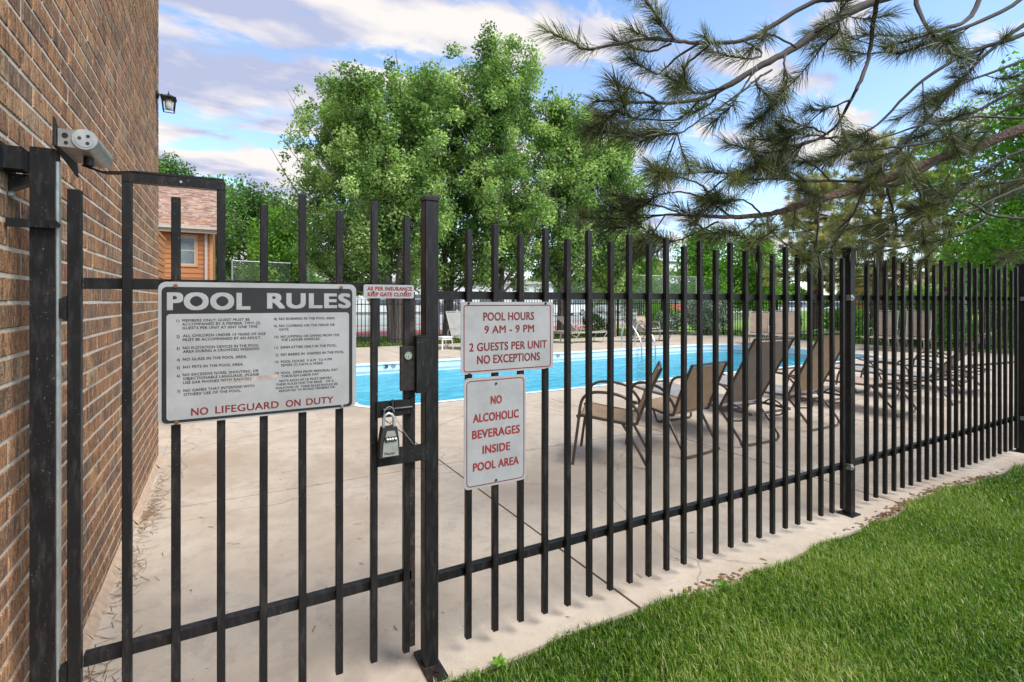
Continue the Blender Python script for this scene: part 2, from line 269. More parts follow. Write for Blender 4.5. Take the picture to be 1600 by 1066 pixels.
# ------------------------------------------------------------------ mesh helpers
class MB:
    def __init__(s): s.v = []; s.f = []; s.t = []
    def add(s, vs, fs, tint=None):
        b = len(s.v); s.v += [tuple(v) for v in vs]; s.f += [tuple(i + b for i in f) for f in fs]
        s.t += [random.random() if tint is None else tint] * len(fs); return s
    def box(s, a, b, rot=None, pivot=None, tint=None):
        vs = [Vector((x, y, z)) for z in (a[2], b[2]) for y in (a[1], b[1]) for x in (a[0], b[0])]
        if rot is not None:
            p = Vector(pivot) if pivot is not None else (Vector(a) + Vector(b)) / 2
            vs = [p + rot @ (v - p) for v in vs]
        return s.add(vs, [(0, 2, 3, 1), (4, 5, 7, 6), (0, 1, 5, 4), (2, 6, 7, 3), (0, 4, 6, 2), (1, 3, 7, 5)], tint)
    def bar(s, p, q, w, h, up=(0, 0, 1)):           # rectangular bar between two points
        p, q = Vector(p), Vector(q); d = (q - p).normalized(); u = Vector(up); x = d.cross(u)
        if x.length < 1e-4: x = d.cross(Vector((1, 0, 0)))
        x.normalize(); z = x.cross(d)
        vs = [c + x * (a * w / 2) + z * (b * h / 2) for c in (p, q) for a, b in ((-1, -1), (1, -1), (1, 1), (-1, 1))]
        return s.add(vs, [(0, 3, 2, 1), (4, 5, 6, 7), (0, 1, 5, 4), (1, 2, 6, 5), (2, 3, 7, 6), (3, 0, 4, 7)])
    def tube(s, pts, rad, n=8, cap=True):
        pts = [Vector(p) for p in pts]; k = len(pts)
        if not hasattr(rad, '__len__'): rad = [rad] * k
        ref = None; rings = []
        for i in range(k):
            d = (pts[min(i + 1, k - 1)] - pts[max(i - 1, 0)])
            d = d.normalized() if d.length > 1e-9 else Vector((0, 0, 1))
            if ref is None:
                ref = d.cross(Vector((0.13, 0.21, 0.97)));
                if ref.length < 0.05: ref = d.cross(Vector((1, 0, 0)))
            ref = (ref - d * ref.dot(d)).normalized(); bi = d.cross(ref)
            rings.append([pts[i] + (ref * math.cos(2 * math.pi * j / n) + bi * math.sin(2 * math.pi * j / n)) * rad[i] for j in range(n)])
        vs = [v for r in rings for v in r]; fs = []
        for i in range(k - 1):
            for j in range(n):
                a = i * n + j; b = i * n + (j + 1) % n; fs.append((a, b, b + n, a + n))
        if cap: fs.append(tuple(range(n - 1, -1, -1))); fs.append(tuple((k - 1) * n + j for j in range(n)))
        return s.add(vs, fs)
    def prism(s, poly, a, b, axis='Y'):             # poly in the plane across axis, extruded from a to b
        def P(p, c):
            return (p[0], c, p[1]) if axis == 'Y' else ((c, p[0], p[1]) if axis == 'X' else (p[0], p[1], c))
        n = len(poly); vs = [P(p, a) for p in poly] + [P(p, b) for p in poly]
        return s.add(vs, [tuple(range(n)), tuple(range(2 * n - 1, n - 1, -1))] + [(i, i + n, (i + 1) % n + n, (i + 1) % n) for i in range(n)])
    def cyl(s, p, q, r, n=14): return s.tube([p, q], r, n)
    def mesh(s, name, smooth=False):
        me = bpy.data.meshes.new(name); me.from_pydata(s.v, [], s.f)
        at_ = me.attributes.new('tint', 'FLOAT', 'FACE'); at_.data.foreach_set('value', s.t)
        bm = bmesh.new(); bm.from_mesh(me); bmesh.ops.recalc_face_normals(bm, faces=bm.faces)
        bm.to_mesh(me); bm.free()
        if smooth:
            for p in me.polygons: p.use_smooth = True
            me.set_sharp_from_angle(angle=R(40))
        return me
def link(name, me, m, parent=None, loc=(0, 0, 0), world=False):
    o = bpy.data.objects.new(name, me); C.objects.link(o)
    if m is not None and len(me.materials) == 0: me.materials.append(m)
    if parent is not None:
        o.parent = parent
        if world: loc = Vector(loc) - origin(parent)
    o.location = loc; return o
def origin(o):
    v = Vector((0, 0, 0))
    while o is not None: v += Vector(o.location); o = o.parent
    return v
def mk(name, mb, m, parent=None, loc=(0, 0, 0), smooth=False, world=True):
    """mesh given in world coordinates unless world=False"""
    if world and parent is not None:
        og = origin(parent) + Vector(loc); mb.v = [(v[0] - og.x, v[1] - og.y, v[2] - og.z) for v in mb.v]
    return link(name, mb.mesh(name, smooth), m, parent, loc)
def tag(o, label, cat, group=None, kind=None):
    o['label'] = label; o['category'] = cat
    if group: o['group'] = group
    if kind: o['kind'] = kind
    return o
def thing(name, label, cat, loc=(0, 0, 0), rz=0, group=None):
    o = bpy.data.objects.new(name, None); C.objects.link(o); o.empty_display_size = 0.1
    o.location = loc; o.rotation_euler = (0, 0, rz); return tag(o, label, cat, group)
def struct(name, mb, m): o = link(name, mb.mesh(name), m); o['kind'] = 'structure'; return o
def dup(root, loc, rz, label, group=None):
    def cp(o, par):
        c = o.copy(); C.objects.link(c); c.parent = par
        for ch in list(o.children): cp(ch, c)
        return c
    kids = list(root.children); r = root.copy(); C.objects.link(r); r.location = loc; r.rotation_euler = (0, 0, rz)
    for k in kids: cp(k, r)
    r['label'] = label
    if group: r['group'] = group
    return r
def bevbox(sx, sy, sz, bev, z0=0.0):
    bm = bmesh.new(); bmesh.ops.create_cube(bm, size=1); bmesh.ops.scale(bm, vec=(sx, sy, sz), verts=bm.verts); bmesh.ops.translate(bm, vec=(0, 0, z0 + sz / 2), verts=bm.verts)
    if bev: bmesh.ops.bevel(bm, geom=[e for e in bm.edges], offset=bev, segments=1, affect='EDGES')
    me = bpy.data.meshes.new('bar'); bm.to_mesh(me); bm.free(); return me
def rr(x0, x1, z0, z1, r, n=6):
    p = []
    for cx_, cz, a0 in ((x1 - r, z1 - r, 0), (x0 + r, z1 - r, 90), (x0 + r, z0 + r, 180), (x1 - r, z0 + r, 270)):
        for i in range(n + 1):
            a = R(a0 + 90 * i / n); p.append((cx_ + r * math.cos(a), cz + r * math.sin(a)))
    return p
def np_mesh(name, V, Fc, tint=None):
    """V (n,3) float, Fc (m,k) int"""
    me = bpy.data.meshes.new(name); m_, k = Fc.shape
    me.vertices.add(len(V)); me.vertices.foreach_set('co', V.astype(np.float32).ravel())
    me.loops.add(m_ * k); me.loops.foreach_set('vertex_index', Fc.astype(np.int32).ravel())
    me.polygons.add(m_); me.polygons.foreach_set('loop_start', np.arange(0, m_ * k, k, dtype=np.int32)); me.polygons.foreach_set('loop_total', np.full(m_, k, dtype=np.int32))
    me.update(calc_edges=True)
    if tint is not None:
        a = me.attributes.new('tint', 'FLOAT', 'FACE'); a.data.foreach_set('value', tint.astype(np.float32))
    me.validate(); return me

# ================================================================== GROUND
WALLX = -0.508; FY = 1.89; WEND = 5.54
g = MB(); O_ = [(-400, -400), (700, -400), (700, 900), (-400, 900)]; I_ = [(1.3, 6.5), (15.2, 6.5), (15.2, 12.0), (1.3, 12.0)]
g.add([(x, y, -.16) for x, y in O_ + I_] + [(x, y, -1.6) for x, y in I_], [(k, (k + 1) % 4, (k + 1) % 4 + 4, k + 4) for k in range(4)] + [(k + 4, (k + 1) % 4 + 4, (k + 1) % 4 + 8, k + 8) for k in range(4)] + [(8, 9, 10, 11)]); struct('ground', g, LAWN)
# pool deck with separate slabs
PX0, PX1, PY0, PY1 = 1.5, 14.9, 6.73, 11.75
deck = MB(); 
for a, b in (((-6, 1.70, -.14), (18.3, 6.2, -.075)), ((-6, 6.2, -.14), (1.0, 12.3, -.075)), ((15.4, 6.2, -.14), (18.3, 12.3, -.075)), ((-6, 12.3, -.14), (18.3, 16.0, -.075))): deck.box(a, b)
deck.box((-.5, -3, -.14), (.62, 1.70, -.075))
deck_o = struct('pool_deck', deck, JOINT)
jx = [WALLX + .02, 1.66, 4.10, 6.54, 8.98, 11.42, 13.86, 16.3, 18.2]
def slab(poly, hole=None, top=0.0):
    bm = bmesh.new(); es = []
    for lp in [poly] + ([hole] if hole else []):
        vs = [bm.verts.new((p[0], p[1], top)) for p in lp]; es += [bm.edges.new((vs[i], vs[(i + 1) % len(vs)])) for i in range(len(vs))]
    r_ = bmesh.ops.triangle_fill(bm, use_beauty=True, use_dissolve=not hole, edges=es)
    ex = bmesh.ops.extrude_face_region(bm, geom=list(bm.faces)); bmesh.ops.translate(bm, vec=(0, 0, -0.07), verts=[v for v in ex['geom'] if isinstance(v, bmesh.types.BMVert)])
    bmesh.ops.recalc_face_normals(bm, faces=bm.faces)
    me = bpy.data.meshes.new('slab'); bm.to_mesh(me); bm.free()
    return link('slab', me, CONC, deck_o)
gap = 0.007
def edge_front(x):
    return 1.755 + 0.035 * math.sin(x * 1.7) + 0.018 * math.sin(x * 4.3 + 1)
xs = jx
for i in range(len(xs) - 1):
    x0, x1 = xs[i] + gap, xs[i + 1] - gap
    fr = [(x0 + (x1 - x0) * k / 8, edge_front(x0 + (x1 - x0) * k / 8)) for k in range(9)]
    slab(fr + [(x1, 4.17 - gap), (x0, 4.17 - gap)])
    if i == 0:      # the skewed joint left of the pool
        slab([(x0, 4.17 + gap), (x1, 4.17 + gap), (x1, 6.2 - gap), (.998, 6.2 - gap), (.998, 6.39), (x0, 5.655)]); slab([(x0, 5.68), (.998, 6.415), (.998, 9.0), (x0, 9.0)])
        slab([(x0, 9.01), (1 - gap, 9.01), (1 - gap, 12.3 - gap), (x0, 12.3 - gap)]); slab([(-6, 5.56), (x0 - .002, 5.56), (x0 - .002, 12.3), (-6, 12.3)])
    else: slab([(x0, 4.17 + gap), (x1, 4.17 + gap), (x1, 6.2 - gap), (x0, 6.2 - gap)])
    slab([(x0, 12.3 + gap), (x1, 12.3 + gap), (x1, 15.95), (x0, 15.95)])
slab([(15.4 + gap, 6.2), (18.2, 6.2), (18.2, 9.2), (15.4 + gap, 9.2)]); slab([(15.4 + gap, 9.21), (18.2, 9.21), (18.2, 12.3), (15.4 + gap, 12.3)])
slab([(-.48, -3), (.6, -3), (.6, 1.70), (-.48, 1.70)])
def pool_loop(inset=0.0):
    pts = []
    for cx_, cy_, r_, a0 in ((PX1, PY1, 1.7, 0), (PX0, PY1, .9, 90), (PX0, PY0, .45, 180), (PX1, PY0, .9, 270)):
        sx = -1 if cx_ == PX1 else 1; sy = -1 if cy_ == PY1 else 1
        ox, oy = cx_ + sx * r_, cy_ + sy * r_; rr_ = r_ - inset
        for k in range(9):
            a = R(a0 + 90 * k / 8); pts.append((ox + rr_ * math.cos(a), oy + rr_ * math.sin(a)))
    return pts
slab([(1.0, 6.2), (15.4, 6.2), (15.4, 12.3), (1.0, 12.3)], pool_loop(0.0))
# pool: coping, wall, tile band, floor, water
pool = MB(); lo = pool_loop(0.0); n = len(lo)
DEPTH = -1.35
lp0 = pool_loop(0.07)
pool.add([(x, y, -0.02) for x, y in lp0] + [(x, y, DEPTH) for x, y in lp0], [(i, (i + 1) % n, (i + 1) % n + n, i + n) for i in range(n)])
pool.add([(x, y, DEPTH) for x, y in lp0], [tuple(range(n))])
pool_o = link('pool_basin', pool.mesh('pool_basin'), POOLW); pool_o['kind'] = 'structure'
cp = MB(); li = pool_loop(0.0); l2 = pool_loop(0.10)
cp.add([(x, y, 0.006) for x, y in li] + [(x, y, 0.006) for x, y in l2] + [(x, y, -0.03) for x, y in l2] + [(x, y, -0.03) for x, y in li],
       [(i, (i + 1) % n, (i + 1) % n + n, i + n) for i in range(n)] + [(i + n, (i + 1) % n + n, (i + 1) % n + 2 * n, i + 2 * n) for i in range(n)] + [(i + 2 * n, (i + 1) % n + 2 * n, (i + 1) % n + 3 * n, i + 3 * n) for i in range(n)])
mk('coping', cp, COPE, pool_o, world=False)
tl = MB(); l3 = pool_loop(0.074)
tl.add([(x, y, -0.165) for x, y in l3] + [(x, y, -0.215) for x, y in l3], [(i, (i + 1) % n, (i + 1) % n + n, i + n) for i in range(n)])
mk('waterline_tile', tl, POOLT, pool_o, world=False)
st = MB()
for k in range(3): st.box((PX1 - .4 - .35 * (k + 1), PY0 + .9, DEPTH + .01), (PX1 - .08 - .35 * k, PY1 - 1.7, -.35 - .3 * k))
mk('pool_steps', st, POOLW, pool_o, world=False)
wl = MB(); wp = pool_loop(0.068); wl.add([(x, y, -0.25) for x, y in wp], [tuple(range(n))])
wa = link('water', wl.mesh('water'), WATER); wa['kind'] = 'structure'
# lawn beyond the fence in front, soil under it
lw = MB(); lw.box((.62, -4, -.15), (30, 1.76, -.02)); struct('lawn', lw, SOIL)
cb_ = MB()
for k in range(40):
    x0 = .7 + k * .35; cb_.add([(x0, edge_front(x0) - .001, -.015), (x0 + .35, edge_front(x0 + .35) - .001, -.015), (x0 + .35, 1.70, -.018), (x0, 1.70, -.018)], [(0, 1, 2, 3)])
struct('lawn_edge_soil', cb_, SOIL)
# beyond the pool: lawn strip, court, path, street
bl = MB(); bl.box((-8, 15.96, -.15), (40, 20.6, -.03)); bl.box((18.25, -4, -.15), (40, 15.96, -.03)); struct('far_lawn', bl, LAWN)
ct = MB(); ct.box((-8, 21.6, -.15), (34, 60, -.04)); struct('court_surface', ct, COURTG)
cr2 = MB(); cr2.box((-8, 21.6, -.039), (34, 25.0, -.034)); cr2.box((6, 30, -.039), (34, 31.5, -.034)); struct('court_border', cr2, COURT)
wl2 = MB()
for y in (25.0, 27.5): wl2.box((-8, y, -.0335), (34, y + .12, -.029))
wl2.box((9.8, 25.12, -.0335), (9.92, 45, -.029)); wl2.box((2.2, 25.12, -.0335), (2.32, 45, -.029)); struct('court_lines', wl2, WPLASTIC)
pt = MB(); pt.box((-8, 20.6, -.15), (34, 21.6, -.02)); pt.box((-60, 46, -.15), (140, 49, -.02)); struct('path', pt, PATHM)
rd = MB(); rd.box((-80, 56, -.15), (200, 66, -.03)); rd.box((30, 2, -.15), (75, 20, -.03)); struct('road', rd, ASPH)

def smooth(t_): t_ = max(0, min(1, t_)); return t_ * t_ * (3 - 2 * t_)
def hill(x, y): return -.03 + .95 * smooth((x - 19.5) / 10) * smooth((22 - y) / 5)
sg = MB(); nx_, ny_ = 40, 26
sg.add([(19 + 1.6 * i, -16 + 1.6 * j, hill(19 + 1.6 * i, -16 + 1.6 * j) + .003) for j in range(ny_) for i in range(nx_)], [(j * nx_ + i, j * nx_ + i + 1, (j + 1) * nx_ + i + 1, (j + 1) * nx_ + i) for j in range(ny_ - 1) for i in range(nx_ - 1)])
struct('grassy_slope', sg, mat('bright_lawn', lambda t, b, o: (t.links.new(ramp(t, noise(t, geo(t), 9, 6, .7), [(0.3, (0.10, 0.20, 0.03)), (0.7, (0.24, 0.40, 0.06))]), b.inputs['Base Color']), b.inputs['Roughness'].__setattr__('default_value', .9))))
# ================================================================== BRICK BUILDING
bb = thing('brick_building', 'tall brown brick building wall running away on the left of the gate', 'building', (WALLX, 0, 0))
core = MB(); core.box((-9, -2.0, -.1), (WALLX - .0025, WEND - .004, 6.2)); mk('wall', core, MORTAR, bb)
CL, CHh = 0.2032, 0.0737
variants = []
for k in range(28):
    mb = MB(); l = CL - .011; h = CHh - .0105; d = .0022 + random.random() * .001; j = lambda a: random.uniform(-a, a)
    fx = .0006 + j(.0008)
    def q(y, z, x): return (x, y + j(.0012), z + j(.0010))
    o4 = [q(-l / 2, -h / 2, -.03), q(l / 2, -h / 2, -.03), q(l / 2, h / 2, -.03), q(-l / 2, h / 2, -.03)]
    m4 = [(fx - d, v[1], v[2]) for v in o4]
    s4 = [(fx, v[1] - math.copysign(d, v[1]), v[2] - math.copysign(d, v[2])) for v in o4]
    mb.add(o4 + m4 + s4, [(0, 1, 5, 4), (1, 2, 6, 5), (2, 3, 7, 6), (3, 0, 4, 7), (4, 5, 9, 8), (5, 6, 10, 9), (6, 7, 11, 10), (7, 4, 8, 11), (8, 9, 10, 11)], (k + .5) / 28)
    variants.append(mb)
cells = []
rows = int(6.1 / CHh)
zc0 = 1.4 - 19 * CHh - .004
for r_ in range(rows):
    z = zc0 + (r_ + .5) * CHh
    off = 0 if r_ % 2 else CL / 2
    y = WEND - off
    if off: cells.append((WEND - CL / 4, z, .5))
    while y > -1.9:
        cells.append((y - CL / 2, z, 1.0)); y -= CL
def area(c):
    y, z, s_ = c; d = WALLX * sY + y * cY; r_ = WALLX * cY - y * sY
    if d < .3: return 0
    u = UX + F * r_ / d; v = VH - F * (z - CH) / d
    if u < -60 or v < -30 or v > 1090: return 0
    return 1 / (d * d * d)
cells.sort(key=lambda c: -area(c))
vm = [v.mesh('brick') for v in variants]
cnt = 0; rest = MB(); rv = []; rf = []; rt = []
for c in cells:
    k = random.randrange(28)
    if cnt < 300 and c[2] == 1.0 and area(c) > 0:
        link('brick', vm[k], BRICK, bb, (random.uniform(-.001, .001), c[0], c[1])); cnt += 1
    else:
        b0 = len(rest.v); vv = variants[k]
        rest.v += [(v[0] + WALLX, v[1] * c[2] * (1 if c[2] == 1 else .97) + c[0], v[2] + c[1]) for v in vv.v]
        rest.f += [tuple(i + b0 for i in f) for f in vv.f]; rest.t += vv.t
ro = mk('bricks', rest, BRICK, bb); ro['kind'] = 'stuff'
ft = MB()
for i in range(24):
    y0 = -2 + i * (WEND + 2) / 24; y1 = y0 + (WEND + 2) / 24; w_ = .035 + random.uniform(-.006, .006)
    ft.add([(WALLX - .03, y0, 0), (WALLX - .03, y1, 0), (WALLX + w_, y1, .001), (WALLX + w_, y0, .001), (WALLX - .03, y0, .05), (WALLX - .03, y1, .05), (WALLX + .006, y1, .043), (WALLX + .006, y0, .043)], [(3, 2, 6, 7), (7, 6, 5, 4)])
mk('footing_mortar', ft, plain('tan_footing', (0.40, 0.29, 0.2), .9, 0, .2, 30), bb)

# lantern near the far corner of the wall
lx, lz = WALLX, 3.16; ly = 5.36
la = thing('wall_lantern', 'small black carriage lantern with frosted glass on the far end of the brick wall', 'wall lamp', (lx, ly, lz))
la.scale = (.66, .66, .66)
b = MB(); b.cyl((0, 0, .02), (.02, 0, .02), .055, 16); b.cyl((.02, 0, .02), (.03, 0, .02), .035, 16); mk('mounting_plate', b, BLACK, la, world=False, smooth=True)
b = MB(); b.tube([(.02, 0, .02), (.06, 0, .035), (.10, 0, .03), (.13, 0, .0)], .009, 8); mk('arm', b, BLACK, la, world=False, smooth=True)
b = MB(); cxl = .135
def taper(b, z0, z1, w0, w1, c=(cxl, 0)):
    b.add([(c[0] + sx * w, c[1] + sy * w, z) for z, w in ((z0, w0), (z1, w1)) for sx, sy in ((-1, -1), (1, -1), (1, 1), (-1, 1))], [(0, 3, 2, 1), (4, 5, 6, 7), (0, 1, 5, 4), (1, 2, 6, 5), (2, 3, 7, 6), (3, 0, 4, 7)])
taper(b, .0, .035, .085, .03); taper(b, -.008, 0, .088, .088); taper(b, .035, .06, .014, .010); b.cyl((cxl, 0, .06), (cxl, 0, .09), .005, 6); mk('roof', b, BLACK, la, world=False)
b = MB()
for sx, sy in ((-1, -1), (1, -1), (1, 1), (-1, 1)): b.bar((cxl + sx * .072, sy * .072, -.01), (cxl + sx * .058, sy * .058, -.17), .009, .009)
for z, w in ((-.02, .072), (-.17, .060)):
    for k in range(4):
        p = [(-1, -1), (1, -1), (1, 1), (-1, 1)]; a_, c_ = p[k], p[(k + 1) % 4]; b.bar((cxl + a_[0] * w, a_[1] * w, z), (cxl + c_[0] * w, c_[1] * w, z), .009, .009)
mk('cage', b, BLACK, la, world=False)
b = MB(); b.tube([(cxl, 0, -.155), (cxl, 0, -.13), (cxl, 0, -.05), (cxl, 0, -.02)], [.02, .042, .045, .03], 12); mk('glass_shade', b, FROST, la, world=False, smooth=True)
b = MB(); b.cyl((0, 0, -.12), (.012, 0, -.12), .02, 8); b.box((0, -.01, -.2), (.008, .01, -.04)); mk('back_bracket', b, BLACK, la, world=False)

# ================================================================== NEAR FENCE
PW = 0.024
fence = thing('iron_fence', 'long black iron picket fence between the lawn edge and the pool deck', 'fence', (.692, FY, 0))
p_tall = bevbox(PW, PW, 1.718 - .055, .0018, .055); p_low = bevbox(PW, PW, 1.680 - .055, .0018, .055)
def picket(x, tall, parent=fence, y=FY - .003, me=None):
    me = me or (p_tall if tall else p_low)
    o = link('picket', me, BLACK, parent); o.location = Vector((x, y, random.uniform(-.004, .004))) - origin(parent)
    o.rotation_euler = (random.uniform(-.0022, .0022), random.uniform(-.0022, .0022), random.uniform(-.02, .02)); return o
for k in range(23): picket(.85 + .1207 * k, k % 2 == 1)
for k in range(22): picket(3.79 + .1207 * k, k % 2 == 1)
for k in range(22): picket(6.67 + .1207 * k, k % 2 == 1)
for xa, xb in ((.719, 3.567), (3.621, 6.453), (6.507, 9.34)):
    for zc in (.32, 1.424):
        b = MB(); b.box((xa, FY + .010, zc - .016), (xb, FY + .042, zc + .016)); mk('rail', b, BLACK, fence)
def post(x, H, parent, w=.0545, y=FY + .006):
    o = link('post', bevbox(w, w, H, .003), BLACK, parent); o.location = Vector((x, y, 0)) - origin(parent)
    b = MB()
    b.add([(sx * a, sy * a, z) for z, a in ((H, w / 2 + .003), (H + .012, w / 2 + .003), (H + .022, w / 2 - .008)) for sx, sy in ((-1, -1), (1, -1), (1, 1), (-1, 1))],
          [(0, 3, 2, 1), (8, 9, 10, 11)] + [(i + 4 * l, (i + 1) % 4 + 4 * l, (i + 1) % 4 + 4 * l + 4, i + 4 * l + 4) for l in (0, 1) for i in range(4)])
    mk('post_cap', b, BLACK, o, world=False); return o
p1 = post(.692, 1.785, fence)
bp = MB(); bp.box((-.036, -.105, .001), (.036, .085, .011)); bpo = mk('base_plate', bp, RUSTY, p1, world=False)
bt = MB(); bt.cyl((.006, -.072, .0), (.006, -.072, .022), .012, 6); bt.cyl((.006, -.072, .0), (.006, -.072, .014), .018, 12); mk('anchor_bolt', bt, RUSTY, p1, world=False)
bt = MB(); bt.cyl((.006, .06, .0), (.006, .06, .022), .012, 6); mk('anchor_bolt', bt, RUSTY, p1, world=False)
p2 = post(3.594, 1.735, fence); p3 = post(6.48, 1.735, fence, .06); p4 = post(9.367, 1.735, fence)
for p in (p2, p3):
    b = MB(); b.box((-.05, -.05, .001), (.05, .05, .008)); mk('base_plate', b, BLACK, p, world=False)
    for z in (.32, 1.424):
        b = MB(); b.box((-.036, -.034, z - .018), (-.012, .0, z + .018)); b.cyl((-.02, -.042, z), (-.02, -.03, z), .008, 8); mk('rail_bracket', b, GALV, p, world=False)

wm = MB()
for k in range(45):
    x = .85 + .1207 * k if k < 23 else 3.79 + .1207 * (k - 23)
    for z in (.32, 1.424): wm.box((x - .013, FY + .0085, z - .019), (x + .013, FY + .0125, z - .0155))
wo_ = mk('weld_bead', wm, BLACK, fence); wo_['kind'] = 'stuff'
# ================================================================== GATE
GX = -.37
gate = thing('iron_gate', 'black iron picket gate with square hoop on top, carrying the large rules sign', 'gate', (GX, FY, 0))
g_tall = bevbox(PW, PW, 1.760 - .09, .0018, .09); g_low = bevbox(PW, PW, 1.715 - .09, .0018, .09)
sti = link('stile', bevbox(.030, .030, 1.717 - .06, .002, .06), BLACK, gate); sti.location = (0, 0, 0)
for k in (2, 4, 5, 6, 7, 8): picket(GX + .1207 * k, k % 2 == 1, gate, FY - .003, g_tall if k % 2 else g_low)
for k in (1, 3): link('picket', bevbox(PW, PW, 1.752 - .09, .0018, .09), BLACK, gate, (.1207 * k, -.003, 0))
b = MB(); b.box((GX + .1207 - .012, FY - .016, 1.752), (GX + .3621 + .012, FY + .012, 1.778)); mk('hoop_bar', b, BLACK, gate)
b = MB(); b.cyl((GX + .255, FY - .018, 1.765), (GX + .255, FY - .012, 1.765), .004, 8); mk('screw', b, GALV, gate)
for zc in (.362, 1.452):
    b = MB(); b.box((GX + .016, FY + .010, zc - .016), (.622, FY + .042, zc + .016)); mk('rail', b, BLACK, gate)
rl = MB(); rl.box((.612, FY + .010, .09), (.636, FY + .036, 1.436)); mk('latch_stile', rl, RUSTY, gate)
for z in (1.38, .345):
    b = MB(); b.prism([(-.403, z - .026), (-.386, z - .036), (-.3855, z + .036), (-.403, z + .026)], FY - .014, FY + .012); mk('hinge', b, BLACK, gate)
# lock case with keyhole, guard on the post, slide bolt, lower plate
x0, _ = onY(626, 560, FY - .03); x1, _ = onY(648, 560, FY - .03)
zt = onY(637, 541, FY - .03)[1]; zb = onY(637, 610, FY - .03)[1]
b = MB(); b.box((x0, FY - .035, zb), (x1, FY - .016, zt)); lc = mk('lock_case', b, RUSTY, gate)
kx, kz = onY(638, 556, FY - .04)
b = MB(); b.cyl((kx, FY - .041, kz), (kx, FY - .035, kz), .0145, 24); kc = mk('lock_cylinder', b, STEEL, lc, smooth=True)
b = MB(); b.cyl((kx, FY - .0425, kz - .003), (kx, FY - .041, kz - .003), .0075, 16); mk('key_plug', b, GALV, lc)
b = MB(); b.box((kx - .0012, FY - .0432, kz - .008), (kx + .0012, FY - .0425, kz + .002)); mk('keyway', b, KEYB, lc)
gx0, gz1 = onY(648, 527, FY - .03); gx1, gz0 = onY(667, 612, FY - .03)
b = MB(); b.box((gx0 + .001, FY - .05, gz0), (gx0 + .010, FY - .012, gz1)); b.box((gx0 + .010, FY - .05, gz0), (gx1, FY - .043, gz1)); b.box((gx1 - .005, FY - .043, gz0), (gx1, FY - .022, gz1)); b.box((gx0 + .001, FY - .052, gz1), (gx1 + .004, FY - .014, gz1 + .004))
gd = mk('latch_guard', b, BLACK, p1)
# slide bolt
hx0 = onY(588, 630, FY - .02)[0]; hx1 = onY(642, 630, FY - .02)[0]; hz1 = onY(600, 627, FY - .02)[1]; hz0 = onY(600, 652, FY - .02)[1]
b = MB(); b.box((hx0, FY - .026, hz0), (hx1 - .035, FY - .0165, hz1)); b.box((hx1 - .065, FY - .034, hz0 + .006), (hx1 - .005, FY - .026, hz1)); b.box((hx1 - .005, FY - .036, hz0 - .002), (hx1 + .006, FY - .018, hz1 + .004))
b.cyl((hx0 + .02, FY - .034, (hz0 + hz1) / 2), (hx1, FY - .034, (hz0 + hz1) / 2), .006, 8); b.bar((hx0 + .055, FY - .05, hz0 - .008), (hx0 + .055, FY - .034, hz1 + .006), .008, .004)
mk('slide_bolt', b, BLACK, gate)
qx0 = onY(590, 712, FY - .02)[0]; qx1 = onY(668, 712, FY - .02)[0]; qz1 = onY(600, 702, FY - .02)[1]; qz0 = onY(600, 730, FY - .02)[1]
b = MB(); b.box((qx0, FY - .024, qz0 + .004), (qx1, FY - .0162, qz1)); mk('strike_plate', b, BLACK, gate)
# key safe hanging from the bolt
def kp(zx, zy): return onY(570 + zx / 4.44, 500 + zy / 4.44, FY - .06)
ax = kp(168, 700)[0]; az1 = kp(168, 742)[1]; az0 = kp(168, 948)[1]
ks = thing('key_safe', 'black and silver combination key safe hanging from the gate bolt', 'key lock box', (ax, FY - .055, az0))
hh = az1 - az0; wt, wb = .052, .072
b = MB(); b.add([(sx * w / 2, y, z) for z, w in ((0, wb), (hh * .55, wb * .93), (hh, wt)) for sx, y in ((-1, .018), (1, .018), (1, -.018), (-1, -.018))],
     [(0, 1, 2, 3), (8, 11, 10, 9)] + [(i + 4 * l, i + 4 * l + 4, (i + 1) % 4 + 4 * l + 4, (i + 1) % 4 + 4 * l) for l in (0, 1) for i in range(4)])
mk('cover', b, KEYB, ks, world=False)
b = MB(); b.prism([(-wb / 2 + .008, .005), (wb / 2 - .006, .005), (wb / 2 - .009, hh * .55), (wt / 2 - .010, hh - .012), (-wt / 2 + .014, hh - .012), (-wb / 2 + .012, hh * .5)], -.022, -.017); mk('face', b, KEYF, ks, world=False)
b = MB(); b.box((-.020, -.0245, hh * .53), (.022, -.022, hh * .70)); mk('dial_window', b, KEYB, ks, world=False)
for k in range(4):
    b = MB(); b.cyl((-.014 + k * .0095, -.024, hh * .615), (-.008 + k * .0095, -.024, hh * .615), .006, 12); mk('dial', b, KEYF, ks, world=False, smooth=True)
b = MB(); b.tube([(-.019, 0, hh - .01), (-.019, 0, hh + .028), (-.012, 0, hh + .042), (0, 0, hh + .048), (.012, 0, hh + .042), (.019, 0, hh + .028), (.019, 0, hh - .01)], .0055, 10); mk('shackle', b, GALV, ks, world=False, smooth=True)
# thin wire loop on the bolt
b = MB(); bx = ax + .005
b.tube([(bx + .02 * math.cos(a) , FY - .045, hz0 + .012 + .03 * math.sin(a)) for a in [R(20 + i * 32) for i in range(11)]], .0012, 5)
b.tube([(bx + .02, FY - .04, hz0 + .01), (bx + .05, FY - .05, hz0 - .05), (bx + .095, FY - .03, hz0 - .11)], .0011, 5)
tag(link('wire_loop', b.mesh('wire_loop'), GALV), 'thin bent steel wire looped through the gate bolt above the key safe', 'wire')

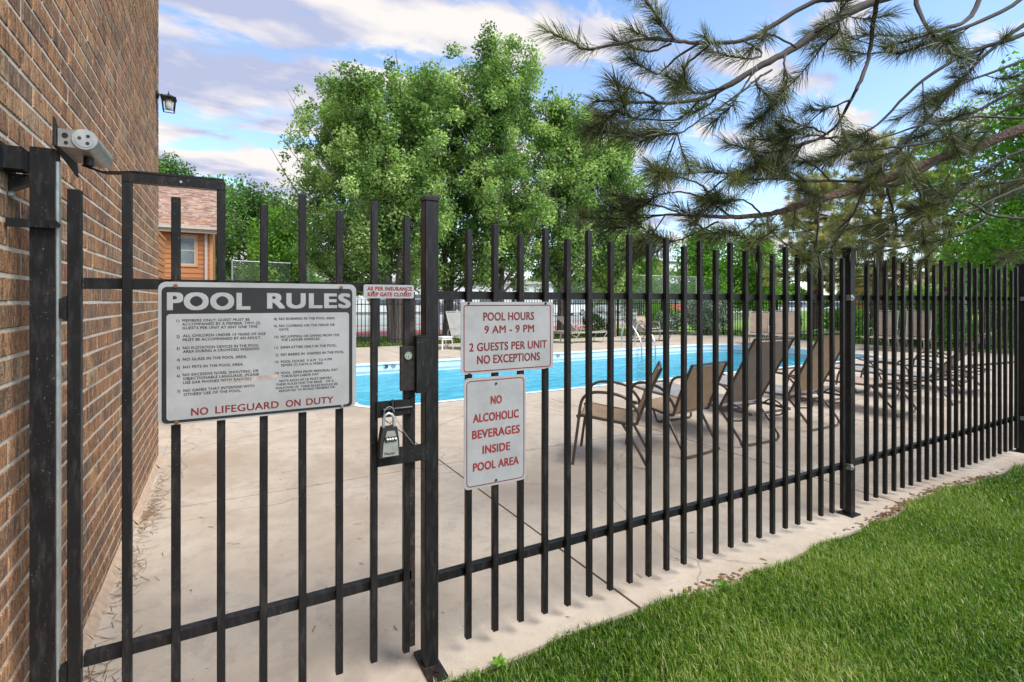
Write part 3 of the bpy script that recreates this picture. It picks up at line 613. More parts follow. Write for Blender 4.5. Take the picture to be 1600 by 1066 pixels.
# hinge post, brackets, closer
hp = thing('hinge_post', 'thick black square gate post bracketed to the brick wall', 'gate post', (-.435, FY, 0))
b = MB(); b.box((-.462, FY - .025, 0), (-.4085, FY + .03, 1.822)); mk('shaft', b, BLACK, hp)
b = MB(); b.box((-.4083, FY - .012, 0.01), (-.4025, FY + .012, 1.79)); mk('pale_side_strip', b, GALV, hp)  # thin paler strip down the gate side of the shaft
zA = onY(30, 252, FY - .05)[1]
b = MB(); b.box((WALLX + .003, FY - .080, 1.747), (-.463, FY - .02, 1.806)); b.box((WALLX + .001, FY - .10, 1.74), (WALLX + .008, FY + .02, 1.812)); mk('wall_bracket', b, BLACK, hp)
b = MB(); b.prism([(WALLX + .003, 1.70), (-.463, 1.722), (-.463, 1.745), (WALLX + .003, 1.745)], FY - .02, FY + .02); mk('bracket_gusset', b, BLACK, hp)
b = MB(); b.box((WALLX + .003, FY - .045, 1.600), (-.405, FY - .0255, 1.622)); b.cyl((-.408, FY - .048, 1.611), (-.408, FY - .0255, 1.611), .012, 12); mk('strap', b, BLACK, hp)
b = MB(); b.cyl((WALLX + .001, FY - .01, 1.69), (WALLX + .012, FY - .01, 1.69), .008, 8); mk('anchor_bolt', b, GALV, hp)

gc = thing('gate_closer', 'grey cylindrical hydraulic gate closer on top of the gate post', 'door closer', (-.41, FY + .02, 1.83))
# body axis runs along the wall, away from the camera
ya, yb = FY - .03, FY + .20; ccx, ccz = -.343, 1.856
b = MB(); b.cyl((ccx, ya, ccz), (ccx, yb, ccz), .0295, 28); mk('cylinder', b, CLOSER, gc, smooth=True)
b = MB(); b.box((-.402, ya + .001, ccz - .026), (ccx + .001, yb - .03, ccz + .024)); mk('body', b, CLOSER, gc)
b = MB(); b.cyl((ccx, ya - .003, ccz), (ccx, ya, ccz), .0285, 28); b.cyl((ccx, ya - .0045, ccz), (ccx, ya - .003, ccz), .0225, 24); mk('end_cap', b, GALV, gc, smooth=True)
for dx, dz, yy, r_ in ((-.011, .002, .0055, .0045), (.008, .009, .0055, .0045), (.007, -.011, .0055, .0045), (-.043, .006, .001, .007), (-.041, -.014, .001, .0045)): b = MB(); b.cyl((ccx + dx, ya - yy, ccz + dz), (ccx + dx, ya - yy + .001, ccz + dz), r_, 12); mk('screw', b, RUSTY, gc)
b = MB(); b.prism([(ccz - .055, 0), (ccz - .055, 0)], 0, 0) if False else None
b = MB(); b.add([(x, y, z) for x in (-.4085, -.4035) for y, z in ((ya - .02, ccz + .048), (ya - .02, ccz - .028), (yb + .02, ccz - .062), (yb - .02, ccz + .028), (ya + .02, ccz + .028))], [(0, 1, 2, 3, 4), (9, 8, 7, 6, 5)] + [(i, i + 5, (i + 1) % 5 + 5, (i + 1) % 5) for i in range(5)])
mk('mounting_plate', b, BLACK, gc)
b = MB(); b.cyl((ccx - .01, FY + .075, ccz - .052), (ccx - .01, FY + .075, ccz - .02), .013, 12); mk('spindle', b, KEYB, gc, smooth=True)
b = MB(); b.bar((ccx - .02, FY + .078, ccz - .052), (ccx + .03, FY + .055, ccz - .072), .022, .006); b.bar((ccx + .03, FY + .055, ccz - .072), (GX + .15, FY + .002, 1.784), .022, .006); b.bar((GX + .15, FY + .0, 1.784), (GX + .37, FY - .0, 1.786), .022, .006); mk('arm', b, BLACK, gc)

# ================================================================== SIGNS
def text_into(parent, name, s, x0, x1, z0, z1, y, m, fat=0.0):
    """one line of print, fitted to its box; fat (in cap heights) thickens the strokes like a bold weight"""
    cu = bpy.data.curves.new(name, 'FONT'); cu.body = s; cu.size = 1.0; cu.resolution_u = 2 if (z1 - z0) < .02 else 4; cu.space_character = 1.0 + fat * 1.6
    if name == 'slanted': cu.shear = .25
    to = bpy.data.objects.new('tmp', cu); C.objects.link(to); bpy.context.view_layer.update()
    me0 = bpy.data.meshes.new_from_object(to.evaluated_get(bpy.context.evaluated_depsgraph_get())); bpy.data.objects.remove(to)
    co = np.array([v.co[:] for v in me0.vertices]); mn = co.min(0); mxx = co.max(0); hi = 0.729; h = z1 - z0; f = fat * h
    X = x0 + f + (co[:, 0] - mn[0]) / (mxx[0] - mn[0]) * (x1 - x0 - 2 * f); Zc = z0 + f * .6 + co[:, 1] / hi * (h - 1.2 * f)
    fs = [tuple(p.vertices) for p in me0.polygons]; V, Fs = [], []; og = origin(parent)
    offs = [(0, 0)] if f == 0 else [(-1, -.6), (1, -.6), (-1, .6), (1, .6), (0, 0), (-.5, 0), (.5, 0)]
    for k, (a, c_) in enumerate(offs):
        b0 = len(V); yy = y - .00003 * k
        V += [(x + a * f - og.x, yy - og.y, z + c_ * f - og.z) for x, z in zip(X, Zc)]; Fs += [tuple(q + b0 for q in p) for p in fs]
    me = bpy.data.meshes.new('lettering'); me.from_pydata(V, [], Fs)
    return link(name if name != 'slanted' else 'lettering', me, m, parent)
def plate(parent, name, x0, x1, z0, z1, r_, y, th, m, n_=7):
    b = MB(); b.prism(rr(x0, x1, z0, z1, r_, n_), y, y + th); return mk(name, b, m, parent)
def ring(parent, name, x0, x1, z0, z1, r_, w, y, th, m):
    a = rr(x0, x1, z0, z1, r_, 7); c = rr(x0 + w, x1 - w, z0 + w, z1 - w, max(r_ - w, .002), 7); n_ = len(a); b = MB()
    b.add([(p[0], yy, p[1]) for yy in (y, y + th) for l in (a, c) for p in l],
          [(i, (i + 1) % n_, (i + 1) % n_ + n_, i + n_) for i in range(n_)] + [(i, i + 2 * n_, (i + 1) % n_ + 2 * n_, (i + 1) % n_) for i in range(n_)] + [(i + n_, (i + 1) % n_ + n_, (i + 1) % n_ + 3 * n_, i + 3 * n_) for i in range(n_)])
    return mk(name, b, m, parent)
def bolt(parent, x, z, y, m=BRASS, r_=.006):
    b = MB(); b.cyl((x, y - .004, z), (x, y, z), r_, 12); b.cyl((x, y - .006, z), (x, y - .004, z), r_ * .5, 6); mk('bolt', b, m, parent, smooth=True)
# --- POOL RULES
YS = FY - .030; YF = YS - .0006
sx0, sz1 = onY(247, 440, YS); sx1, _ = onY(556.5, 443, YS); _, sz0 = onY(250, 666, YS)
s1 = thing('pool_rules_sign', 'large weathered white and black sign headed POOL RULES on the gate', 'sign', ((sx0 + sx1) / 2, YS, sz0))
plate(s1, 'panel', sx0, sx1, sz0, sz1, .022, YS, .0022, SIGNW)
def zp(zx, zy): return onY(250 + zx / 4.634, 440 + zy / 4.634, YS)
kx0, kz1 = zp(12, 38); kx1 = zp(1392, 60)[0]; kz0 = zp(22, 1032)[1]
plate(s1, 'black_field', kx0, kx1, kz0, kz1, .014, YF - .0002, .0004, SIGNK)
ix0, iz1 = zp(47, 236); ix1 = zp(1368, 236)[0]; iz0 = zp(50, 1010)[1]
plate(s1, 'rules_panel', ix0, ix1, iz0, iz1, .010, YF - .0006, .0004, SIGNW)
def zl(s, a, b_, t0, t1, m=SIGNK, fat=0.025, y=YF - .0010, nm_='lettering'):
    xa, za = zp(a, t0); xb, _ = zp(b_, t0); _, zb_ = zp(a, t1); return text_into(s1, nm_, s, xa, xb, zb_, za, y, m, fat)
zl('POOL', 50, 655, 70, 208, SIGNW, .065, YF - .0006); zl('RULES', 775, 1380, 76, 196, SIGNW, .065, YF - .0006)
for s, a, b_, t0, t1 in [('1)', 120, 141, 274, 294), ('MEMBERS ONLY; GUEST MUST BE', 160, 650, 271, 292), ('ACCOMPANIED BY A MEMBER; TWO (2)', 160, 725, 298, 319), ('GUESTS PER UNIT AT ANY ONE TIME.', 162, 712, 326, 347),
    ('2)', 120, 143, 388, 409), ('ALL CHILDREN UNDER 14 YEARS OF AGE', 165, 765, 382, 403), ('MUST BE ACCOMPANIED BY AN ADULT.', 165, 732, 411, 432),
    ('3)', 120, 143, 474, 494), ('NO FLOTATION DEVICES IN THE POOL', 165, 715, 470, 491), ('AREA DURING A CROWDED WEEKEND.', 167, 725, 496, 517),
    ('4)', 122, 145, 557, 577), ('NO GLASS IN THE POOL AREA.', 165, 630, 552, 574), ('5)', 122, 146, 613, 634), ('NO PETS IN THE POOL AREA.', 168, 606, 609, 630),
    ('6)', 122, 146, 673, 693), ('NO EXCESSIVE NOISE, SHOUTING, OR', 165, 714, 665, 686), ('OBJECTIONABLE LANGUAGE, (PLEASE', 167, 718, 693, 714), ('USE EAR PHONES WITH RADIOS.)', 167, 661, 722, 743),
    ('7)', 124, 148, 786, 806), ('NO GAMES THAT INTERFERE WITH', 170, 683, 779, 800), ("OTHERS' USE OF THE POOL.", 172, 590, 807, 828),
    ('8)', 825, 847, 262, 280), ('NO RUNNING IN THE POOL AREA.', 862, 1268, 260, 279), ('9)', 825, 847, 314, 332), ('NO CLIMBING ON THE FENCE OR', 862, 1265, 311, 330), ('GATE.', 862, 935, 337, 356),
    ('10)', 828, 858, 392, 410), ('NO JUMPING OR DIVING FROM THE', 873, 1297, 389, 408), ('THE LADDER HANDLES.', 876, 1160, 413, 432), ('11)', 828, 856, 470, 488), ('SWIM ATTIRE ONLY IN THE POOL.', 873, 1280, 467, 487),
    ('2)', 836, 858, 523, 541), ('NO BABIES IN  DIAPERS IN THE POOL', 875, 1332, 519, 539), ('13)', 830, 858, 573, 591), ('POOL HOURS  9 A.M  TO 9 PM', 875, 1243, 571, 590), ('SEVEN (7) DAYS A WEEK', 877, 1180, 597, 615),
    ('14)', 832, 860, 654, 670), ('POOL  OPEN FROM MEMORIAL DAY', 877, 1288, 652, 671), ('THROUGH LABOR DAY', 878, 1150, 677, 695), ('NOTE EACH OF US MUST ENFORC', 865, 1245, 711, 729),
    ('THESE RULES FOR THE BENE    OF A', 838, 1258, 738, 755), ('VIOLATION OF  THESE RULES SHOULD BE', 835, 1285, 764, 781), ('REPORTED TO BOARD MEMBERS OR', 862, 1265, 785, 801)]:
    zl(s, a, b_, t0, t1)
for s, a, b_ in (('NO', 225, 350), ('LIFEGUARD', 400, 860), ('ON', 910, 1018), ('DUTY', 1058, 1255)):
    xa, _ = zp(a, 915); xb, _ = zp(b_, 915); text_into(s1, 'lettering', s, xa, xb, zp(225, 972)[1], zp(225, 915)[1], YF - .0010, SIGNR, .03)
for a, c_, d in ((113, 32, 0), (1312, 44, 0), (122, 1020, 0), (1318, 902, 1)): x, z = zp(a, c_); bolt(s1, x, z, YF, BRASS if not d else STEEL)
b = MB(); pts = [zp(490, 712), (zp(860, 668)), zp(850, 705), zp(700, 715), zp(500, 736)]; b.prism(pts, YF - .0009, YF - .0007); mk('scraped_patch', b, STAIN, s1)
# --- POOL HOURS
YS2 = FY - .022
def zq(zx, zy): return onY(560 + zx / 2.962, 420 + zy / 2.962, YS2)
ax0, az1_ = onY(720, 472, YS2); ax1, _ = onY(864.5, 472, YS2); _, az0_ = onY(722, 586, YS2)
s2 = thing('pool_hours_sign', 'white metal sign reading POOL HOURS with a dark red border on the fence', 'sign', ((ax0 + ax1) / 2, YS2, az0_))
plate(s2, 'panel', ax0, ax1, az0_, az1_, .014, YS2, .002, SIGNW)
ring(s2, 'border_line', zq(487, 200)[0], zq(890, 200)[0], zq(487, 481)[1], zq(487, 168)[1], .012, .0035, YS2 - .0008, .0006, SIGNR)
for s, a, b_, t0, t1 in (('POOL HOURS', 578, 813, 200, 241), ('9 AM - 9 PM', 583, 813, 262, 300), ('2 GUESTS PER UNIT', 513, 872, 343, 384), ('NO EXCEPTIONS', 549, 840, 400, 442)):
    text_into(s2, 'lettering', s, zq(a, t0)[0], zq(b_, t0)[0], zq(a, t1)[1], zq(a, t0)[1], YS2 - .0008, SIGNR, .028)
for a, c_ in ((510, 160), (866, 160), (513, 488), (872, 462)): x, z = zq(a, c_); bolt(s2, x, z, YS2, RUSTY, .0045)
# --- NO ALCOHOLIC BEVERAGES
bx0, bz1 = onY(725, 592, YS2); bx1, _ = onY(821.5, 588, YS2); _, bz0 = onY(727, 767, YS2)
s3 = thing('no_alcohol_sign', 'upright white sign reading NO ALCOHOLIC BEVERAGES INSIDE POOL AREA below the hours sign', 'sign', ((bx0 + bx1) / 2, YS2, bz0))
plate(s3, 'panel', bx0, bx1, bz0, bz1, .020, YS2, .002, SIGNW)
ring(s3, 'border_line', zq(500, 600)[0], zq(767, 600)[0], zq(500, 1016)[1], zq(500, 522)[1], .018, .003, YS2 - .0008, .0006, SIGNR)
for s, a, b_, t0, t1 in (('NO', 612, 664, 587, 627), ('ALCOHOLIC', 530, 742, 672, 714), ('BEVERAGES', 526, 747, 748, 790), ('INSIDE', 574, 702, 817, 858), ('POOL AREA', 530, 742, 899, 940)):
    text_into(s3, 'lettering', s, zq(a, t0)[0], zq(b_, t0)[0], zq(a, t1)[1], zq(a, t0)[1], YS2 - .0008, SIGNR2, .04)
for a, c_ in ((637, 531), (637, 977)): x, z = zq(a, c_); bolt(s3, x, z, YS2, KEYB, .0045)
# --- INSURANCE
def zr(zx, zy): return onY(550 + zx / 8.883, 440 + zy / 8.883, YS2)
cx0, cz1 = zr(160, 40); cx1, _ = zr(860, 50); _, cz0 = zr(163, 232)
s4 = thing('keep_gate_closed_sign', 'small white sign with red capitals AS PER INSURANCE KEEP GATE CLOSED', 'sign', ((cx0 + cx1) / 2, YS2, cz0))
plate(s4, 'panel', cx0, cx1, cz0, cz1, .007, YS2, .002, SIGNW)
for s, a, b_, t0, t1 in (('AS PER INSURANCE', 213, 830, 66, 122), ('KEEP GATE CLOSED', 218, 824, 146, 204)):
    text_into(s4, 'lettering', s, zr(a, t0)[0], zr(b_, t0)[0], zr(a, t1)[1], zr(a, t0)[1], YS2 - .0008, SIGNR2, .05)
for a in (297, 748): x, z = zr(a, 140); bolt(s4, x, z, YS2, KEYB, .0025)
# key safe lettering
text_into(ks, 'slanted', 'Master', ax - .022, ax + .018, az0 + .012, az0 + .021, FY - .055 - .0225, KEYB, .04)

# pool depth marks on the far wall of the pool
text_into(pool_o, 'depth_mark', '3', *[onY(599, 576, 11.67)[0], onY(606.5, 576, 11.67)[0]], -.12, -.03, 11.66, KEYB, .05)
text_into(pool_o, 'depth_mark', 'FT', *[onY(608, 573, 11.67)[0], onY(612, 573, 11.67)[0]], -.055, -.03, 11.66, KEYB, .03)
text_into(pool_o, 'depth_mark', '5', 11.93, 12.03, -.115, -.025, 11.66, KEYB, .05)
for u in (615, 872):
    x, _ = onY(u, 576, 11.67)
    b = MB(); r1, r2 = .052, .040
    b.add([(x + r * math.cos(R(k * 20)), 11.66, -.075 + r * math.sin(R(k * 20))) for r in (r1, r2) for k in range(18)], [(k, (k + 1) % 18, (k + 1) % 18 + 18, k + 18) for k in range(18)])
    b.bar((x - .03, 11.66, -.045), (x + .03, 11.66, -.105), .003, .010); b.bar((x - .02, 11.658, -.085), (x + .022, 11.658, -.07), .003, .012)
    mk('no_diving_symbol', b, DARKW, pool_o)

# ================================================================== POOL FURNITURE
def curve_pts(ctrl, n_=6):           # Catmull-Rom smoothing
    P = [Vector(c) for c in ctrl]; P = [P[0] * 2 - P[1]] + P + [P[-1] * 2 - P[-2]]; o_ = []
    for i in range(1, len(P) - 2):
        for k in range(n_):
            t_ = k / n_; a, b_, c_, d = P[i - 1:i + 3]
            o_.append(0.5 * ((2 * b_) + (c_ - a) * t_ + (2 * a - 5 * b_ + 4 * c_ - d) * t_ ** 2 + (3 * b_ - a - 3 * c_ + d) * t_ ** 3))
    o_.append(P[-2]); return o_
def sling_mesh(prof, w, th=.006, sag=.012):
    mb = MB(); P = curve_pts(prof, 4); nx = 6; n_ = len(P)
    for s_ in (0, 1):
        vs = [];
        for p in P:
            for i in range(nx + 1):
                f_ = i / nx * 2 - 1; vs.append((f_ * w / 2, p.y, p.z - sag * (1 - f_ * f_) - s_ * th))
        mb.add(vs, [(j * (nx + 1) + i, j * (nx + 1) + i + 1, (j + 1) * (nx + 1) + i + 1, (j + 1) * (nx + 1) + i) for j in range(n_ - 1) for i in range(nx)])
    return mb
TR = .0135
def armchair(label, loc, rz, slm, frm=BRONZE, sled=False, group=None):
    t = thing('patio_armchair', label, 'chair', loc, rz, group); w = .54
    # faces +y ; seat 0.40, arms 0.62, back 0.88
    b = sling_mesh([(0, .27, .415), (0, .22, .43), (0, .0, .395), (0, -.20, .375)], w - .03); mk('seat', b, slm, t, world=False, smooth=True)
    b = sling_mesh([(0, -.22, .40), (0, -.30, .60), (0, -.405, .82)], w - .03, .006, .0); mk('backrest', b, slm, t, world=False, smooth=True)
    for s_ in (-1, 1):
        x = s_ * w / 2
        b = MB(); b.tube(curve_pts([(x, .28, .41), (x, .22, .42), (x, 0, .39), (x, -.2, .37), (x, -.24, .42), (x, -.31, .60), (x, -.42, .84)]), TR, 8); mk('side_frame', b, frm, t, world=False, smooth=True)
        b = MB(); b.tube(curve_pts([(x * 1.08, .31, .0), (x * 1.08, .265, .34), (x * 1.12, .235, .54), (x * 1.12, .17, .615), (x * 1.12, .05, .632), (x * 1.12, -.12, .60), (x * 1.08, -.22, .50), (x, -.25, .42)]), TR, 8); mk('armrest', b, frm, t, world=False, smooth=True)
        if not sled:
            b = MB(); b.tube(curve_pts([(x * .98, -.10, .38), (x * .98, -.20, .22), (x * .98, -.32, .0)], 4), TR, 8); mk('leg', b, frm, t, world=False, smooth=True)
    if sled:
        b = MB(); x = w / 2 * .95; b.tube(curve_pts([(x, -.12, .38), (x, -.26, .15), (x * .97, -.33, .035), (x * .8, -.35, .014), (-x * .8, -.35, .014), (-x * .97, -.33, .035), (-x, -.26, .15), (-x, -.12, .38)], 5), TR, 8); mk('rear_leg', b, frm, t, world=False, smooth=True)
    for y_, z_ in ((-.42, .838), (-.16, .365), (.26, .395)): b = MB(); b.cyl((-w / 2, y_, z_), (w / 2, y_, z_), TR * .85, 8); mk('cross_bar', b, frm, t, world=False, smooth=True)
    return t
def lounger(label, loc, rz, slm, frm=BRONZE, ang=62, group=None, seatm=None):
    t = thing('chaise_lounge', label, 'lounger', loc, rz, group); w = .57; z0 = .36; bl_ = .76
    ca, sa = math.cos(R(ang)), math.sin(R(ang)); bk = lambda d: (0, -d * ca, z0 + d * sa)
    b = sling_mesh([(0, 1.28, z0 + .02), (0, .8, z0), (0, .02, z0)], w - .03); mk('seat', b, seatm or slm, t, world=False, smooth=True)
    b = sling_mesh([bk(.03), bk(bl_ * .5), bk(bl_)], w - .03, .006, .0); mk('backrest', b, slm, t, world=False, smooth=True)
    for s_ in (-1, 1):
        x = s_ * w / 2
        b = MB(); b.tube(curve_pts([(x, 1.32, z0 + .03), (x, 1.2, z0), (x, .6, z0 - .02), (x, 0, z0 - .01), (x, -.35, z0 - .02)], 4), TR, 8); mk('side_rail', b, frm, t, world=False, smooth=True)
        p = [(x,) + bk(d)[1:] for d in (0, bl_ * .5, bl_ + .03)]; b = MB(); b.tube(curve_pts(p, 3), TR, 8); mk('back_frame', b, frm, t, world=False, smooth=True)
        b = MB(); b.tube(curve_pts([(x * 1.12, .42, z0 - .05), (x * 1.14, .38, z0 + .12), (x * 1.14, .28, z0 + .22), (x * 1.14, .05, z0 + .235), (x * 1.14, -.12, z0 + .18), (x * 1.08, -.16, z0 + .02)], 4), TR * .9, 8); mk('armrest', b, frm, t, world=False, smooth=True)
        b = MB(); b.tube(curve_pts([(x, -.02, z0 - .04), (x, -.14, z0 + .04), (x, -.26, z0 + .0), (x, -.26, z0 - .09), (x, -.14, z0 - .12)], 4), TR * .6, 6); mk('ratchet', b, frm, t, world=False, smooth=True)
    for y0, y1 in ((-.08, -.22), (1.0, .92)):
        x = w / 2; b = MB(); b.tube(curve_pts([(x, y0 + .10, z0 - .02), (x, y0, z0 - .12), (x * .98, y1, .08), (x * .9, y1 - .015, .02), (x * .6, y1 - .02, .014), (-x * .6, y1 - .02, .014), (-x * .9, y1 - .015, .02), (-x * .98, y1, .08), (-x, y0, z0 - .12), (-x, y0 + .10, z0 - .02)], 5), TR, 8); mk('leg', b, frm, t, world=False, smooth=True)
    e = bk(bl_ + .03)
    for y_, z_ in ((e[1], e[2]), (1.32, z0 + .03), (0, z0 - .02), (-.35, z0 - .02)): b = MB(); b.cyl((-w / 2, y_, z_), (w / 2, y_, z_), TR * .9, 8); mk('cross_bar', b, frm, t, world=False, smooth=True)
    return t
def face(dx, dy): return math.atan2(dy, dx) - math.pi / 2
armchair('tan sling armchair seen side on, nearest to the no alcohol sign', (3.04, 3.62, 0), face(-.72, .69), TAN)
armchair('tan sling armchair with its back turned, left of the tall taupe lounger', (3.78, 3.62, 0), face(-.12, .99), TAN, sled=True)
G1 = 'loungers standing along the near fence'
lounger('lounger with a tall raised taupe back, tallest behind the fence middle', (4.60, 3.48, 0), face(.03, 1), TAUPE, group=G1, ang=60, seatm=GREYS)
lounger('lounger with a raised tan back just left of the middle fence post', (5.77, 3.53, 0), face(0, 1), TAN, group=G1, ang=63, seatm=GREYS)
lounger('flat peach lounger, right of the middle fence post', (7.35, 3.45, 0), face(-.05, 1), PEACH, group=G1, ang=13)
lounger('lounger with half raised dark back toward the right end of the near fence', (8.75, 3.45, 0), face(-.12, 1), TAUPE, group=G1, ang=50, seatm=GREYS)
lounger('flat grey lounger furthest right in the row along the near fence', (10.1, 3.75, 0), face(.05, 1), GREYS, group=G1, ang=12)
G2 = 'peach loungers at the far right end of the deck'
for k, (u, v, an, lb) in enumerate(((1380, 545, 72, 'peach lounger facing the pool, left one of the pair before the right-hand lawn'), (1432, 547, 72, 'peach lounger facing the pool, right one of the pair before the right-hand lawn'), (1226, 541, 68, 'peach lounger with upright back at the right end of the pool'), (1184, 538, 60, 'low-backed peach lounger beside the green vine at the fence corner'))):
    p = ground(u, v); d = Vector((-1, -.25 if k < 2 else -.6, 0)).normalized(); p -= d * .2; lounger(lb, p, face(d.x, d.y), PEACH, PALEFRAME, an, G2)
p = ground(705, 546); lounger('grey lounger with upright back beyond the pool, beside the white stool', (p.x + .35, p.y + .2, 0), face(.25, -1), GREYS, PALEFRAME, 68)
p = ground(895, 536); lounger('grey lounger reclined beside a cream table on the far side of the pool', (p.x + .1, p.y, 0), face(1, -.1), GREYS, PALEFRAME, 42)
p = ground(1003, 534); lounger('grey lounger with a wheel behind the pool ladder', (p.x, p.y, 0), face(1, -.15), GREYS, BRONZE, 36)
p = ground(1022, 531); armchair('peach armchair on the far deck behind the wheeled grey lounger', (p.x + .1, p.y + .35, 0), face(.2, -1), PEACH, PALEFRAME)
def stool(label, loc, m):
    t = thing('side_table', label, 'side table', loc, R(12)); b = MB(); b.prism(rr(-.2, .2, -.2, .2, .03, 3), .35, .375, 'Z'); mk('table_top', b, m, t, world=False)
    for sx in (-1, 1):
        for sy in (-1, 1): b = MB(); b.bar((sx * .19, sy * .19, 0), (sx * .155, sy * .155, .35), .035, .025); mk('leg', b, m, t, world=False)
    b = MB()
    for sx in (-1, 1): b.bar((sx * .17, -.15, .31), (sx * .17, .15, .31), .012, .05); b.bar((-.15, sx * .17, .31), (.15, sx * .17, .31), .012, .05)
    mk('apron', b, m, t, world=False)
p = ground(694, 546); stool('small white plastic stool on the far deck beside a grey lounger', (p.x, p.y, 0), WPLASTIC)
p = ground(876, 534); stool('small cream plastic table at the head of the reclined grey lounger', (p.x, p.y, 0), PALEFRAME)
# ladder rails
ld = thing('pool_ladder', 'chrome handrails of the pool ladder on the far pool edge', 'pool ladder', (11.0, 11.7, 0))
for x in (10.85, 11.40):
    b = MB(); b.tube(curve_pts([(x, 12.45, 0), (x, 12.42, .45), (x, 12.30, .72), (x, 12.10, .76), (x, 11.8, .48), (x, 11.60, .2), (x, 11.56, -.1), (x, 11.56, -1.0)], 6), .024, 10); mk('handrail', b, STEEL, ld, smooth=True)
for z in (-.35, -.65, -.95): b = MB(); b.box((10.87, 11.50, z - .015), (11.38, 11.60, z + .015)); mk('step', b, STEEL, ld)

# ================================================================== FAR FENCES
def run_fence(name, label, p0, p1, sp=.115, H=1.45):
    p0, p1 = Vector((*p0, 0)), Vector((*p1, 0)); t = thing(name, label, 'fence', (p0.x, p0.y, 0)); d = p1 - p0; Ln = d.length; d.normalize(); rz = math.atan2(d.y, d.x)
    pk = bevbox(.020, .020, H - .08, 0, .08); n_ = int(Ln / sp)
    ps = bevbox(.06, .06, H + .06, 0, 0)
    for k in range(1, n_):
        if (k * sp) % 2.4 < sp: continue
        o = link('picket', pk, BLACK, t, d * (k * sp)); o.rotation_euler = (0, 0, rz)
    for k in range(int(Ln / 2.4) + 1):
        o = link('post', ps, BLACK, t, d * (k * 2.4)); o.rotation_euler = (0, 0, rz)
    for z in (.2, H - .14):
        b = MB(); b.bar((p0.x, p0.y, z), (p1.x, p1.y, z), .03, .03); mk('rail', b, BLACK, t)
run_fence('iron_fence', 'low black picket fence across the far side of the pool deck', (-3, 16.05), (17.0, 16.05))
run_fence('iron_fence', 'black picket fence closing the right end of the pool deck', (18.25, 14.6), (18.25, 1.9))
run_fence('iron_fence', 'short angled length of black picket fence behind the silvery vine', (17.0, 16.05), (18.25, 14.6))
# chain link
def chain(name, label, p0, p1, H=3.0, sp=.07):
    p0, p1 = Vector(p0), Vector(p1); d = p1 - p0; Ln = d.length; d.normalize(); t = thing(name, label, 'fence', (p0.x, p0.y, 0))
    b = MB(); w = .0026; k = -H
    up = Vector((0, 0, 1)); zb_ = .05
    while k < Ln:
        for s_ in (1, -1):
            a0 = k if s_ == 1 else k + H; a1 = a0 + s_ * H; z0_, z1_ = zb_, H
            # clip against both ends
            t0, t1 = 0.0, 1.0
            for lim in (0.0, Ln):
                if (a0 < lim) == (a1 < lim): continue
                tt = (lim - a0) / (a1 - a0)
                if (a0 < 0) if lim == 0 else (a0 > Ln): t0 = max(t0, tt)
                else: t1 = min(t1, tt)
            if max(a0, a1) <= 0 or min(a0, a1) >= Ln or t0 >= t1: continue
            P = p0 + d * (a0 + (a1 - a0) * t0) + up * (z0_ + (z1_ - z0_) * t0); Q = p0 + d * (a0 + (a1 - a0) * t1) + up * (z0_ + (z1_ - z0_) * t1)
            nn = d * w; b.add([P - nn, P + nn, Q + nn, Q - nn], [(0, 1, 2, 3)])
        k += sp
    o = mk('wire_mesh', b, GALV, t); o['kind'] = 'stuff'
    for k in range(int(Ln / 3) + 1):
        q_ = p0 + d * (k * 3); b = MB(); b.cyl((q_.x, q_.y, 0), (q_.x, q_.y, H + .05), .035, 8); mk('post', b, GALV, t)
    b = MB(); b.cyl((p0.x, p0.y, H), (p1.x, p1.y, H), .022, 8); mk('top_rail', b, GALV, t); b = MB(); b.cyl((p0.x, p0.y, 1.5), (p1.x, p1.y, 1.5), .018, 8); mk('mid_rail', b, GALV, t)
chain('chain_link_fence', 'grey chain link fence of the sports court behind the far pool trees', (3.2, 23.9, 0), (30, 23.9, 0))
chain('chain_link_fence', 'short grey chain link section left of the pear trees', (.3, 24.6, 0), (2.6, 25.0, 0), 3.1)

# stair handrail on the right lawn
hr = thing('stair_handrail', 'pale pipe handrail climbing the lawn beyond the right end fence', 'handrail', (*at(1290, 530, 21.5).xy, 0))
def rail_pts(l, d0, d1): return [at(u, v, d0 + (d1 - d0) * i / (len(l) - 1)) for i, (u, v) in enumerate(l)]
A = rail_pts([(1256, 522), (1300, 508), (1345, 493), (1390, 479), (1440, 468)], 20, 26); B = rail_pts([(1335, 511), (1365, 502), (1400, 491), (1440, 480)], 22.5, 26)
for P in (A, B): b = MB(); b.tube(P, .035, 6); mk('rail', b, PALEM, hr)
for P in A: b = MB(); b.cyl((P.x, P.y, -.05), (P.x, P.y, P.z), .03, 6); mk('post', b, PALEM, hr)
pl = at(1507.5, 395, 17); b = MB(); b.cyl((pl.x, pl.y, -.05), (pl.x, pl.y, pl.z), .04, 8); b.cyl((pl.x, pl.y, pl.z), (pl.x, pl.y, pl.z + .05), .05, 8)
tag(link('metal_pole', b.mesh('metal_pole', True), GALV), 'thin pale metal pole standing behind the right part of the fence', 'pole')

